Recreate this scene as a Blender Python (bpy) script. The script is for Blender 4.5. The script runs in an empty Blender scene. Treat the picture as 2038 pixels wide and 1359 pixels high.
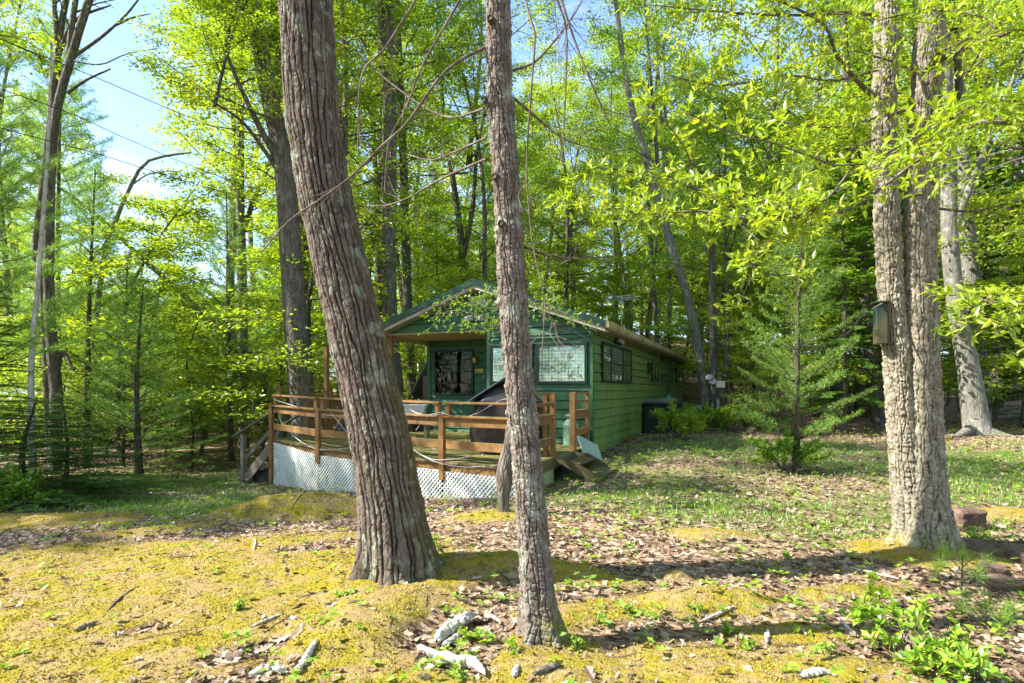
import bpy, math, random
import numpy as np
from math import radians, sin, cos, pi, sqrt, atan2
rng = np.random.default_rng(7)
random.seed(7)
scn = bpy.context.scene
col = scn.collection

# ------------------------------------------------------------------ camera, sky, sun, exposure
EYE = 1.6
FPX, CX, HY = 1150.0, 1019.0, 778.0          # focal length and principal lines in photograph pixels (2038 wide)
cam_data = bpy.data.cameras.new('camera')
cam = bpy.data.objects.new('camera', cam_data)
col.objects.link(cam)
cam.location = (0, 0, EYE)
cam.rotation_euler = (radians(90), 0, 0)
cam_data.sensor_width = 36
cam_data.lens = 36 * FPX / 2038
cam_data.shift_y = (HY - 679.5) / 2038
cam_data.clip_end = 900
cam_data.clip_start = 0.05
scn.camera = cam

SUN_AZ = atan2(-0.99, -0.13)                # direction towards the sun, x then y
SUN_EL = radians(44)
sd = np.array([sin(SUN_AZ) * cos(SUN_EL), cos(SUN_AZ) * cos(SUN_EL), sin(SUN_EL)])
world = bpy.data.worlds.new('World')
scn.world = world
world.use_nodes = True
wn = world.node_tree
wn.nodes.clear()
sky = wn.nodes.new('ShaderNodeTexSky')
sky.sky_type = 'NISHITA'
sky.sun_disc = False
sky.sun_elevation = SUN_EL
sky.sun_rotation = SUN_AZ % (2 * pi)
sky.air_density = 0.85
sky.dust_density = 0.4
sky.ozone_density = 3.0
bg = wn.nodes.new('ShaderNodeBackground')
bg.inputs['Strength'].default_value = 0.15
wo = wn.nodes.new('ShaderNodeOutputWorld')
# thin high clouds mixed into the sky
tc = wn.nodes.new('ShaderNodeTexCoord')
mp = wn.nodes.new('ShaderNodeMapping')
mp.inputs['Scale'].default_value = (1.0, 1.0, 2.6)
cn = wn.nodes.new('ShaderNodeTexNoise')
cn.inputs['Scale'].default_value = 3.2
cn.inputs['Detail'].default_value = 7
cn.inputs['Roughness'].default_value = 0.6
cr = wn.nodes.new('ShaderNodeValToRGB')
cr.color_ramp.elements[0].position = 0.50
cr.color_ramp.elements[0].color = (0, 0, 0, 1)
cr.color_ramp.elements[1].position = 0.75
cr.color_ramp.elements[1].color = (0.6, 0.6, 0.6, 1)
mx = wn.nodes.new('ShaderNodeMixRGB')
mx.inputs['Color2'].default_value = (4.6, 5.0, 5.8, 1)
wn.links.new(tc.outputs['Generated'], mp.inputs['Vector'])
wn.links.new(mp.outputs['Vector'], cn.inputs['Vector'])
wn.links.new(cn.outputs['Fac'], cr.inputs['Fac'])
wn.links.new(cr.outputs['Color'], mx.inputs['Fac'])
wn.links.new(sky.outputs['Color'], mx.inputs['Color1'])
wn.links.new(mx.outputs['Color'], bg.inputs['Color'])
wn.links.new(bg.outputs[0], wo.inputs['Surface'])

sl = bpy.data.lights.new('sun', 'SUN')
sl.energy = 4.7
sl.angle = radians(0.55)
sl.color = (1.0, 0.95, 0.86)
sun = bpy.data.objects.new('sun', sl)
col.objects.link(sun)
from mathutils import Vector
sun.rotation_euler = Vector(sd).to_track_quat('Z', 'Y').to_euler()

scn.view_settings.view_transform = 'Standard'
scn.view_settings.look = 'None'
scn.view_settings.gamma = 1
scn.view_settings.use_curve_mapping = False
scn.view_settings.exposure = 1.75
scn.cycles.max_bounces = 7
scn.cycles.diffuse_bounces = 4
scn.cycles.glossy_bounces = 2
scn.cycles.transmission_bounces = 4
scn.cycles.transparent_max_bounces = 8
scn.cycles.use_denoising = True
scn.cycles.caustics_reflective = False
scn.cycles.caustics_refractive = False

# ------------------------------------------------------------------ helpers
def P(px, py, Y):
    return np.array([(px - CX) / FPX * Y, Y, EYE + (HY - py) / FPX * Y])

def tag(o, label=None, cat=None, group=None, kind=None):
    if label: o['label'] = label
    if cat: o['category'] = cat
    if group: o['group'] = group
    if kind: o['kind'] = kind
    return o

def empty(name, loc=(0, 0, 0), rz=0.0):
    o = bpy.data.objects.new(name, None)
    o.empty_display_size = 0.2
    o.location = [float(v) for v in loc]
    o.rotation_euler = (0, 0, rz)
    col.objects.link(o)
    return o

def link(name, me, parent=None):
    o = bpy.data.objects.new(name, me)
    col.objects.link(o)
    if parent is not None: o.parent = parent
    return o

def np_mesh(name, V, quads=None, tris=None, mat=None, smooth=False, attrs=None):
    V = np.asarray(V, dtype=np.float32).reshape(-1, 3)
    me = bpy.data.meshes.new(name)
    me.vertices.add(len(V)); me.vertices.foreach_set('co', V.ravel())
    loops = []; starts = []; totals = []; n = 0
    if quads is not None and len(quads):
        q = np.asarray(quads, dtype=np.int32).reshape(-1, 4)
        loops.append(q.ravel()); starts.append(n + 4 * np.arange(len(q))); totals.append(np.full(len(q), 4)); n += q.size
    if tris is not None and len(tris):
        t = np.asarray(tris, dtype=np.int32).reshape(-1, 3)
        loops.append(t.ravel()); starts.append(n + 3 * np.arange(len(t))); totals.append(np.full(len(t), 3)); n += t.size
    loops = np.concatenate(loops); starts = np.concatenate(starts).astype(np.int32); totals = np.concatenate(totals).astype(np.int32)
    me.loops.add(len(loops)); me.loops.foreach_set('vertex_index', loops)
    me.polygons.add(len(starts)); me.polygons.foreach_set('loop_start', starts)
    try: me.polygons.foreach_set('loop_total', totals)
    except Exception: pass
    me.polygons.foreach_set('use_smooth', np.full(len(starts), bool(smooth)))
    me.update(calc_edges=True)
    if attrs:
        for k, a in attrs.items():
            at = me.attributes.new(k, 'FLOAT', 'POINT')
            at.data.foreach_set('value', np.asarray(a, dtype=np.float32))
    if mat is not None: me.materials.append(mat)
    return me

class MB:
    """collects boxes, prisms, tubes into one mesh"""
    def __init__(s): s.v = []; s.q = []; s.t = []; s.n = 0
    def add(s, V, q=None, t=None):
        V = np.asarray(V, dtype=float).reshape(-1, 3)
        if q is not None and len(q): s.q.append(np.asarray(q) + s.n)
        if t is not None and len(t): s.t.append(np.asarray(t) + s.n)
        s.v.append(V); s.n += len(V); return s
    def hexa(s, c):    # 8 corners: bottom ring 0-3, top ring 4-7
        return s.add(c, [[0, 3, 2, 1], [4, 5, 6, 7], [0, 1, 5, 4], [1, 2, 6, 5], [2, 3, 7, 6], [3, 0, 4, 7]])
    def box(s, x0, x1, y0, y1, z0, z1, b=0.0):
        if b <= 0:
            return s.hexa([(x0, y0, z0), (x1, y0, z0), (x1, y1, z0), (x0, y1, z0), (x0, y0, z1), (x1, y0, z1), (x1, y1, z1), (x0, y1, z1)])
        # chamfered box
        b = min(b, (x1 - x0) * .45, (y1 - y0) * .45, (z1 - z0) * .45)
        V = []
        for z, i in ((z0, b), (z0 + b, 0), (z1 - b, 0), (z1, b)):
            for (x, y) in ((x0 + b, y0 + i), (x1 - b, y0 + i), (x1 - i, y0 + b), (x1 - i, y1 - b), (x1 - b, y1 - i), (x0 + b, y1 - i), (x0 + i, y1 - b), (x0 + i, y0 + b)):
                V.append((x, y, z))
        q = []
        for r in range(3):
            for k in range(8):
                q.append([r * 8 + k, r * 8 + (k + 1) % 8, r * 8 + 8 + (k + 1) % 8, r * 8 + 8 + k])
        q += [[0, 7, 6, 1], [1, 6, 5, 2], [2, 5, 4, 3], [24, 25, 30, 31], [25, 26, 29, 30], [26, 27, 28, 29]]
        return s.add(V, q)
    def bar(s, a, b, w, h, up=(0, 0, 1), bev=0.004):
        """rectangular bar from a to b: w across, h along up"""
        a = np.array(a, float); b = np.array(b, float)
        d = b - a; L = np.linalg.norm(d); d = d / L
        up = np.array(up, float)
        sidev = np.cross(d, up); sidev /= np.linalg.norm(sidev)
        u = np.cross(sidev, d)
        m = MB().box(-w / 2, w / 2, 0, L, -h / 2, h / 2, bev)
        V = np.concatenate(m.v)
        W = a + V[:, :1] * sidev + V[:, 1:2] * d + V[:, 2:3] * u
        return s.add(W, np.concatenate(m.q))
    def tube(s, pts, r, n=8, cap=True):
        V, q = tube(pts, r, n)
        s.add(V, q)
        if cap:
            m = len(pts)
            if n >= 3:
                base = s.n - len(V)
                t0 = [[base, base + k + 1, base + k] for k in range(1, n - 1)]
                e = base + (m - 1) * n
                t1 = [[e, e + k, e + k + 1] for k in range(1, n - 1)]
                s.t.append(np.array(t0 + t1))
        return s
    def lathe(s, prof, n=20, c=(0, 0, 0)):
        pr = np.array(prof, float)
        th = np.arange(n) * 2 * pi / n
        V = np.stack([np.outer(pr[:, 0], np.cos(th)) + c[0], np.outer(pr[:, 0], np.sin(th)) + c[1], np.repeat(pr[:, 1:2], n, 1) + c[2]], -1)
        q = []
        for r in range(len(pr) - 1):
            for k in range(n):
                q.append([r * n + k, r * n + (k + 1) % n, (r + 1) * n + (k + 1) % n, (r + 1) * n + k])
        return s.add(V, q)
    def build(s, name, mat, parent=None, smooth=False):
        V = np.concatenate(s.v)
        q = np.concatenate(s.q) if s.q else None
        t = np.concatenate(s.t) if s.t else None
        return link(name, np_mesh(name, V, q, t, mat, smooth), parent)

def frames(pts):
    pts = np.asarray(pts, float)
    d = np.gradient(pts, axis=0)
    d /= np.linalg.norm(d, axis=1)[:, None] + 1e-9
    ref = np.array([0.0, 0.0, 1.0]) if abs(d[:, 2]).mean() < 0.8 else np.array([1.0, 0.0, 0.0])
    a = np.cross(d, ref); a /= np.linalg.norm(a, axis=1)[:, None] + 1e-9
    b = np.cross(d, a)
    return pts, d, a, b

def tube(pts, r, n=6):
    pts, d, a, b = frames(pts)
    r = np.broadcast_to(np.asarray(r, float), (len(pts),))
    th = np.arange(n) * 2 * pi / n
    V = pts[:, None, :] + r[:, None, None] * (np.cos(th)[None, :, None] * a[:, None, :] + np.sin(th)[None, :, None] * b[:, None, :])
    m = len(pts)
    i = np.arange(m - 1)[:, None] * n; k = np.arange(n)[None, :]; k2 = (k + 1) % n
    q = np.stack([i + k, i + n + k, i + n + k2, i + k2], -1).reshape(-1, 4)
    return V.reshape(-1, 3), q

def resample(pts, n):
    """smooth polyline through the given points (Catmull-Rom), n samples evenly spaced"""
    p = np.asarray(pts, float)
    if len(p) > 2:
        q = np.vstack([2 * p[0] - p[1], p, 2 * p[-1] - p[-2]])
        out = []
        for i in range(1, len(q) - 2):
            t = np.linspace(0, 1, 14, endpoint=False)[:, None]
            out.append(.5 * ((2 * q[i]) + (-q[i - 1] + q[i + 1]) * t + (2 * q[i - 1] - 5 * q[i] + 4 * q[i + 1] - q[i + 2]) * t ** 2 + (-q[i - 1] + 3 * q[i] - 3 * q[i + 1] + q[i + 2]) * t ** 3))
        p = np.vstack(out + [p[-1:]])
    L = np.concatenate([[0], np.cumsum(np.linalg.norm(np.diff(p, axis=0), axis=1))])
    s = np.linspace(0, L[-1], n) if np.isscalar(n) else np.asarray(n) * L[-1]
    return np.stack([np.interp(s, L, p[:, k]) for k in range(p.shape[1])], 1)

# value noise in numpy (2D / 3D lattice)
_tab = rng.random((64, 64, 64)).astype(np.float32)
def vnoise(x, y, z=0.0):
    x, y, z = np.broadcast_arrays(np.asarray(x, float), np.asarray(y, float), np.asarray(z, float))
    xi = np.floor(x).astype(int); yi = np.floor(y).astype(int); zi = np.floor(z).astype(int)
    fx = x - xi; fy = y - yi; fz = z - zi
    fx = fx * fx * (3 - 2 * fx); fy = fy * fy * (3 - 2 * fy); fz = fz * fz * (3 - 2 * fz)
    def g(a, b, c): return _tab[(xi + a) & 63, (yi + b) & 63, (zi + c) & 63]
    c00 = g(0, 0, 0) * (1 - fx) + g(1, 0, 0) * fx; c10 = g(0, 1, 0) * (1 - fx) + g(1, 1, 0) * fx
    c01 = g(0, 0, 1) * (1 - fx) + g(1, 0, 1) * fx; c11 = g(0, 1, 1) * (1 - fx) + g(1, 1, 1) * fx
    return (c00 * (1 - fy) + c10 * fy) * (1 - fz) + (c01 * (1 - fy) + c11 * fy) * fz
def fbm(x, y, z=0.0, o=4):
    s = 0; a = .5; f = 1.0
    for k in range(o):
        s = s + a * vnoise(np.asarray(x) * f + 7.3 * k, np.asarray(y) * f + 3.1 * k, np.asarray(z) * f + 5.7 * k); a *= .5; f *= 2.03
    return s / (1 - .5 ** o)
def sstep(a, b, x):
    t = np.clip((x - a) / (b - a), 0, 1); return t * t * (3 - 2 * t)

# ------------------------------------------------------------------ materials
def newmat(name):
    m = bpy.data.materials.new(name); m.use_nodes = True
    nt = m.node_tree; nt.nodes.clear()
    out = nt.nodes.new('ShaderNodeOutputMaterial')
    return m, nt, out
def N(nt, t, **kw):
    n = nt.nodes.new(t)
    for k, v in kw.items():
        if k in n.inputs.keys(): n.inputs[k].default_value = v
        else: setattr(n, k, v)
    return n
def ramp(nt, stops, fac=None, interp='LINEAR'):
    r = nt.nodes.new('ShaderNodeValToRGB'); r.color_ramp.interpolation = interp
    e = r.color_ramp.elements
    while len(e) > 1: e.remove(e[-1])
    e[0].position = stops[0][0]; e[0].color = (*stops[0][1], 1)
    for p, c in stops[1:]:
        k = e.new(p); k.color = (*c, 1)
    if fac is not None: nt.links.new(fac, r.inputs['Fac'])
    return r
def mixc(nt, fac, a, b, mode='MIX'):
    m = nt.nodes.new('ShaderNodeMixRGB'); m.blend_type = mode
    for k, v in (('Fac', fac), ('Color1', a), ('Color2', b)):
        if isinstance(v, (int, float)): m.inputs[k].default_value = v
        elif isinstance(v, tuple): m.inputs[k].default_value = (*v, 1)
        else: nt.links.new(v, m.inputs[k])
    return m.outputs[0]
def coords(nt, scale=(1, 1, 1), kind='Object'):
    t = nt.nodes.new('ShaderNodeTexCoord'); m = nt.nodes.new('ShaderNodeMapping')
    m.inputs['Scale'].default_value = scale
    nt.links.new(t.outputs[kind], m.inputs['Vector']); return m.outputs[0]
def noise(nt, vec, scale=5, detail=5, rough=.55):
    n = N(nt, 'ShaderNodeTexNoise', Scale=scale, Detail=detail, Roughness=rough)
    if vec is not None: nt.links.new(vec, n.inputs['Vector'])
    return n.outputs['Fac']
def bump(nt, h, dist=.01, strength=1.0):
    b = N(nt, 'ShaderNodeBump', Strength=strength, Distance=dist)
    nt.links.new(h, b.inputs['Height']); return b.outputs[0]
def principled(nt, out, color, rough=.7, normal=None, metal=0.0, spec=.3):
    p = nt.nodes.new('ShaderNodeBsdfPrincipled')
    if isinstance(color, tuple): p.inputs['Base Color'].default_value = (*color, 1)
    else: nt.links.new(color, p.inputs['Base Color'])
    if isinstance(rough, (int, float)): p.inputs['Roughness'].default_value = rough
    else: nt.links.new(rough, p.inputs['Roughness'])
    p.inputs['Metallic'].default_value = metal
    p.inputs['Specular IOR Level'].default_value = spec
    if normal is not None: nt.links.new(normal, p.inputs['Normal'])
    nt.links.new(p.outputs[0], out.inputs['Surface']); return p

def leaf_mat(name, c1, c2, c3, trans=0.5, tr_gain=1.7, rough=.45, island=True):
    m, nt, out = newmat(name)
    geo = nt.nodes.new('ShaderNodeNewGeometry')
    oi = nt.nodes.new('ShaderNodeObjectInfo')
    a = N(nt, 'ShaderNodeMath', operation='MULTIPLY'); a.inputs[1].default_value = .7
    nt.links.new(geo.outputs['Random Per Island'], a.inputs[0])
    b = N(nt, 'ShaderNodeMath', operation='MULTIPLY_ADD'); b.inputs[1].default_value = .3
    nt.links.new(oi.outputs['Random'], b.inputs[0]); nt.links.new(a.outputs[0], b.inputs[2])
    r = ramp(nt, [(0.0, c1), (.5, c2), (1.0, c3)], b.outputs[0])
    dif = nt.nodes.new('ShaderNodeBsdfDiffuse'); nt.links.new(r.outputs[0], dif.inputs['Color'])
    tl = nt.nodes.new('ShaderNodeBsdfTranslucent')
    g = mixc(nt, 1.0, r.outputs[0], (tr_gain, tr_gain * 1.0, tr_gain * .55), 'MULTIPLY')
    nt.links.new(g, tl.inputs['Color'])
    ms = nt.nodes.new('ShaderNodeMixShader'); ms.inputs[0].default_value = trans
    nt.links.new(dif.outputs[0], ms.inputs[1]); nt.links.new(tl.outputs[0], ms.inputs[2])
    gl = N(nt, 'ShaderNodeBsdfGlossy', Roughness=rough); gl.inputs['Color'].default_value = (.9, .95, 1, 1)
    m2 = nt.nodes.new('ShaderNodeMixShader'); m2.inputs[0].default_value = .045
    nt.links.new(ms.outputs[0], m2.inputs[1]); nt.links.new(gl.outputs[0], m2.inputs[2])
    nt.links.new(m2.outputs[0], out.inputs['Surface'])
    return m

M = {}
M['leaf'] = leaf_mat('leaf_green', (.14, .235, .012), (.23, .325, .014), (.36, .41, .02))
M['leaf_dark'] = leaf_mat('leaf_deep_green', (.09, .19, .014), (.155, .27, .016), (.25, .345, .02))
M['leaf_yellow'] = leaf_mat('leaf_spring', (.22, .34, .016), (.33, .42, .02), (.50, .50, .03), trans=.5, tr_gain=1.45)
M['leaf_ground'] = leaf_mat('leaf_seedling', (.14, .28, .02), (.24, .36, .03), (.36, .44, .04))
M['laurel'] = leaf_mat('laurel_leaf', (.10, .22, .02), (.20, .34, .03), (.38, .46, .05), trans=.3, rough=.3)
M['pine'] = leaf_mat('pine_needle', (.11, .24, .035), (.18, .32, .04), (.28, .42, .05), trans=.42, tr_gain=1.4)
M['hemlock'] = leaf_mat('hemlock_needle', (.06, .16, .022), (.11, .23, .03), (.21, .34, .035), trans=.4, tr_gain=1.4)
M['grass'] = leaf_mat('grass_blade', (.10, .22, .02), (.16, .30, .03), (.28, .36, .05), trans=.4, tr_gain=1.4)
M['litter'] = leaf_mat('dry_leaf', (.09, .052, .033), (.25, .165, .105), (.52, .40, .295), trans=.12, tr_gain=1.0, rough=.5)
M['tuft'] = leaf_mat('moss_tuft', (.17, .14, .014), (.28, .225, .02), (.42, .33, .05), trans=.25, tr_gain=1.1)

def bark_mat(name, c_lo, c_mid, c_hi, lichen=(.34, .37, .29), lich=.35, scale=1.0, dist=.012, moss=None, stretch=.22, attr=False):
    m, nt, out = newmat(name)
    v = coords(nt, (scale, scale, scale * stretch))
    n1 = noise(nt, v, 14, 8, .65)
    vo = N(nt, 'ShaderNodeTexVoronoi', Scale=16.0, feature='DISTANCE_TO_EDGE'); nt.links.new(v, vo.inputs['Vector'])
    base = ramp(nt, [(.28, c_lo), (.5, c_mid), (.72, c_hi)], n1).outputs[0]
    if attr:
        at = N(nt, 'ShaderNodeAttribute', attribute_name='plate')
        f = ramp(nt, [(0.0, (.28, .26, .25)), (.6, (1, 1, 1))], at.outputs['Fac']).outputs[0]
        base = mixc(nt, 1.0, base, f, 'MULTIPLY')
    v2 = coords(nt, (1, 1, .8))
    n2 = noise(nt, v2, 7, 6, .7)
    lf = ramp(nt, [(.60 - lich * .1, (0, 0, 0)), (.68 - lich * .1, (lich,) * 3)], n2).outputs[0]
    base = mixc(nt, lf, base, lichen)
    n4 = noise(nt, coords(nt, (1, 1, 1)), 60, 3, .6)
    base = mixc(nt, .5, base, ramp(nt, [(.3, (.6, .6, .6)), (.7, (1.35, 1.3, 1.25))], n4).outputs[0], 'MULTIPLY')
    if moss:
        at = N(nt, 'ShaderNodeAttribute', attribute_name='moss')
        mm = N(nt, 'ShaderNodeMath', operation='MULTIPLY')
        r2 = ramp(nt, [(.42, (0, 0, 0)), (.56, (1, 1, 1))], noise(nt, coords(nt), 22, 5, .7)).outputs[0]
        nt.links.new(at.outputs['Fac'], mm.inputs[0]); nt.links.new(r2, mm.inputs[1])
        base = mixc(nt, mm.outputs[0], base, moss)
    h = N(nt, 'ShaderNodeMath', operation='MULTIPLY_ADD'); h.inputs[1].default_value = .6
    vr = ramp(nt, [(0, (0, 0, 0)), (.16, (1, 1, 1))], vo.outputs['Distance']).outputs[0]
    nt.links.new(vr, h.inputs[0]); nt.links.new(n1, h.inputs[2])
    principled(nt, out, base, .9, bump(nt, h.outputs[0], dist, .9), spec=.15)
    return m
M['bark'] = bark_mat('bark_grey_brown', (.05, .042, .034), (.14, .12, .10), (.25, .22, .19), dist=.03)
M['bark_far'] = bark_mat('bark_dark', (.035, .03, .024), (.09, .08, .065), (.17, .155, .13), dist=.02)
M['bark_pine'] = bark_mat('bark_young_pine', (.04, .033, .022), (.08, .07, .045), (.14, .12, .085), lich=.2, dist=.015)
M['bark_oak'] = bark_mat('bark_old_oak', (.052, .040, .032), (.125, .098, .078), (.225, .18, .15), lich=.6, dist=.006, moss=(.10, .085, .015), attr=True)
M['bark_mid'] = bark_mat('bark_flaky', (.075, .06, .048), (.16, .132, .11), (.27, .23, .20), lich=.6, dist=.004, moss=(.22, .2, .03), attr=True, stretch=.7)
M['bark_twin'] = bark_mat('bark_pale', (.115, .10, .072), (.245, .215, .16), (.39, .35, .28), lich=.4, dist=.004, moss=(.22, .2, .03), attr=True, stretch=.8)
M['bark_grey'] = bark_mat('bark_smooth_grey', (.09, .085, .07), (.165, .157, .135), (.27, .26, .235), lich=.6, dist=.01)
M['twig'] = bark_mat('twig_bark', (.06, .045, .035), (.13, .10, .08), (.24, .20, .17), dist=.004)
M['deadwood'] = bark_mat('bleached_wood', (.24, .20, .165), (.47, .43, .38), (.68, .65, .60), lich=.1, dist=.01, stretch=.5)

def paint_mat(name, c, rough=.6, var=.25, streak=True, dirt=None, dirt_amt=.4):
    m, nt, out = newmat(name)
    v = coords(nt, (1, 1, .25) if streak else (1, 1, 1))
    n1 = noise(nt, v, 5, 6, .6)
    lo = tuple(x * (1 - var) for x in c); hi = tuple(x * (1 + var) for x in c)
    base = ramp(nt, [(.3, lo), (.7, hi)], n1).outputs[0]
    if dirt:
        n2 = noise(nt, coords(nt, (.7, .7, .5)), 2.2, 8, .65)
        f = ramp(nt, [(.45, (0, 0, 0)), (.65, (dirt_amt,) * 3)], n2).outputs[0]
        base = mixc(nt, f, base, dirt)
    oi = nt.nodes.new('ShaderNodeObjectInfo')
    base = mixc(nt, 1.0, base, ramp(nt, [(0, (.86, .88, .86)), (1, (1.13, 1.1, 1.1))], oi.outputs['Random']).outputs[0], 'MULTIPLY')
    n3 = noise(nt, coords(nt, (1, 1, .4)), 60, 4, .6)
    principled(nt, out, base, rough, bump(nt, n3, .0015), spec=.3)
    return m
M['green'] = paint_mat('green_siding_paint', (.034, .108, .046), .5, .18, dirt=(.10, .17, .09), dirt_amt=.35)
M['green_side'] = paint_mat('mossy_green_siding_paint', (.105, .175, .045), .65, .22, dirt=(.20, .24, .04), dirt_amt=.6)
M['green_trim'] = paint_mat('dark_green_trim', (.012, .060, .038), .4, .2)
M['green_roof'] = paint_mat('green_metal_roof', (.006, .038, .025), .35, .25, dirt=(.06, .08, .03), dirt_amt=.3)
M['cream'] = paint_mat('cream_trim', (.40, .36, .28), .6, .15, dirt=(.25, .2, .1), dirt_amt=.4)
M['gutter'] = paint_mat('stained_gutter', (.38, .33, .19), .6, .2, dirt=(.14, .13, .03), dirt_amt=.85)
M['ply'] = paint_mat('porch_ceiling', (.50, .40, .28), .7, .12)
M['black'] = paint_mat('black_and_recess_shade', (.012, .012, .012), .6, .3)  # black parts, and painted shade for siding gaps and window depths
M['frame_dk'] = paint_mat('dark_window_frame', (.012, .022, .018), .4, .3)
M['metal'] = paint_mat('grey_metal', (.30, .31, .32), .4, .15)
M['white'] = paint_mat('white_plastic', (.62, .62, .60), .5, .08, dirt=(.3, .3, .22), dirt_amt=.3)
M['lattice'] = paint_mat('white_lattice', (.74, .76, .72), .55, .05, dirt=(.30, .36, .20), dirt_amt=.45)
M['lattice_green'] = paint_mat('algae_stained_lattice', (.55, .58, .30), .6, .12, dirt=(.30, .33, .08), dirt_amt=.8)
M['tarp'] = paint_mat('blue_grey_tarp', (.10, .125, .15), .35, .25)
M['cover'] = paint_mat('black_vinyl_cover', (.016, .014, .014), .32, .3, dirt=(.085, .055, .035), dirt_amt=.75)
M['can'] = paint_mat('mint_green_paint', (.24, .42, .30), .45, .12, dirt=(.08, .2, .09), dirt_amt=.4)
M['bin'] = paint_mat('dark_green_plastic', (.008, .030, .026), .45, .25)
M['slab'] = paint_mat('grey_lid', (.17, .18, .14), .7, .2)
M['rope'] = paint_mat('grey_cord', (.45, .44, .42), .7, .1, streak=False)
M['cable'] = paint_mat('black_cable', (.02, .02, .02), .6, .1, streak=False)
M['teal'] = paint_mat('teal_plastic', (.02, .25, .22), .5, .2)
M['blue'] = paint_mat('light_blue_plastic', (.10, .42, .62), .5, .2)
M['yellow'] = paint_mat('yellow_plate', (.70, .50, .10), .5, .05)
M['ink'] = paint_mat('dark_ink', (.05, .025, .02), .6, .05)
M['amber'] = paint_mat('amber_glass', (.65, .42, .06), .25, .15)
M['panel'] = paint_mat('pale_board', (.33, .42, .36), .6, .1)
M['birdbox'] = paint_mat('green_box_paint', (.006, .026, .022), .5, .25, dirt=(.30, .17, .04), dirt_amt=.25)
M['shed_roof'] = paint_mat('blue_grey_roofing', (.22, .27, .32), .6, .2)
M['brown'] = paint_mat('brown_boards', (.11, .065, .035), .8, .3)

def wood_mat(name, c, var=.3, algae=None, aamt=.5):
    m, nt, out = newmat(name)
    oi = nt.nodes.new('ShaderNodeObjectInfo')
    v = coords(nt, (1, 1, 1), 'Object')
    w = N(nt, 'ShaderNodeTexNoise', Scale=3.5, Detail=9, Roughness=.7); nt.links.new(v, w.inputs['Vector'])
    # grain: squeezed along x and z separately, mixed
    g1 = noise(nt, coords(nt, (3, 70, 70)), 1.0, 4, .6)
    lo = tuple(x * (1 - var) for x in c); hi = tuple(x * (1 + var) for x in c)
    base = ramp(nt, [(.25, lo), (.75, hi)], w.outputs['Fac']).outputs[0]
    base = mixc(nt, .45, base, ramp(nt, [(.3, (.65, .65, .65)), (.7, (1.3, 1.3, 1.3))], g1).outputs[0], 'MULTIPLY')
    base = mixc(nt, .5, base, ramp(nt, [(0, (.62, .64, .66)), (1, (1.2, 1.15, 1.1))], oi.outputs['Random']).outputs[0], 'MULTIPLY')
    if algae:
        geo = nt.nodes.new('ShaderNodeNewGeometry'); sx = nt.nodes.new('ShaderNodeSeparateXYZ')
        nt.links.new(geo.outputs['Normal'], sx.inputs[0])
        n2 = noise(nt, coords(nt), 6, 6, .7)
        ad = N(nt, 'ShaderNodeMath', operation='MULTIPLY_ADD'); ad.inputs[1].default_value = .35
        nt.links.new(sx.outputs['Z'], ad.inputs[0]); nt.links.new(n2, ad.inputs[2])
        f = ramp(nt, [(.5, (0, 0, 0)), (.85, (aamt,) * 3)], ad.outputs[0]).outputs[0]
        base = mixc(nt, f, base, algae)
    principled(nt, out, base, .75, bump(nt, g1, .002), spec=.2)
    return m
M['rail'] = wood_mat('weathered_rail_wood', (.25, .132, .048), .35, (.15, .135, .055), .8)
M['deck'] = wood_mat('mossy_deck_board', (.20, .15, .075), .35, (.13, .13, .035), .85)
M['deck_end'] = wood_mat('board_end_grain', (.33, .17, .06), .3)
M['step'] = wood_mat('damp_step_wood', (.15, .115, .055), .3, (.12, .12, .04), .6)
M['oldwood'] = wood_mat('old_grey_wood', (.20, .17, .13), .3, (.13, .12, .06), .4)

def rock_mat():
    m, nt, out = newmat('red_sandstone')
    n1 = noise(nt, coords(nt), 6, 8, .65)
    base = ramp(nt, [(.3, (.07, .042, .032)), (.55, (.17, .11, .085)), (.75, (.29, .21, .17))], n1).outputs[0]
    n2 = noise(nt, coords(nt), 2.5, 5, .6)
    base = mixc(nt, ramp(nt, [(.5, (0, 0, 0)), (.62, (.7, .7, .7))], n2).outputs[0], base, (.10, .09, .03))
    principled(nt, out, base, .9, bump(nt, noise(nt, coords(nt), 18, 8, .7), .02), spec=.15)
    return m
M['rock'] = rock_mat()

def glass_mat(name, tint=(.9, .95, .92), refl=.25):
    m, nt, out = newmat(name)
    t = nt.nodes.new('ShaderNodeBsdfTransparent'); t.inputs['Color'].default_value = (*tint, 1)
    g = N(nt, 'ShaderNodeBsdfGlossy', Roughness=.03); g.inputs['Color'].default_value = (1, 1, 1, 1)
    nn = noise(nt, coords(nt), 3.0, 2, .5); nt.links.new(bump(nt, nn, .006), g.inputs['Normal'])
    f = N(nt, 'ShaderNodeLayerWeight', Blend=.5)
    pw = N(nt, 'ShaderNodeMath', operation='POWER'); pw.inputs[1].default_value = 4.0; nt.links.new(f.outputs['Facing'], pw.inputs[0])
    a = N(nt, 'ShaderNodeMath', operation='MULTIPLY_ADD'); a.inputs[1].default_value = .6; a.inputs[2].default_value = .05 + refl; nt.links.new(pw.outputs[0], a.inputs[0])
    ms = nt.nodes.new('ShaderNodeMixShader'); nt.links.new(a.outputs[0], ms.inputs[0])
    nt.links.new(t.outputs[0], ms.inputs[1]); nt.links.new(g.outputs[0], ms.inputs[2])
    nt.links.new(ms.outputs[0], out.inputs['Surface']); return m
M['glass'] = glass_mat('window_glass', (.85, .9, .86), .04)
M['glass_side'] = glass_mat('side_window_glass', (.85, .9, .86), .14)
M['glass_dark'] = glass_mat('dim_window_glass', (.3, .34, .3), -.025)

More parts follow.
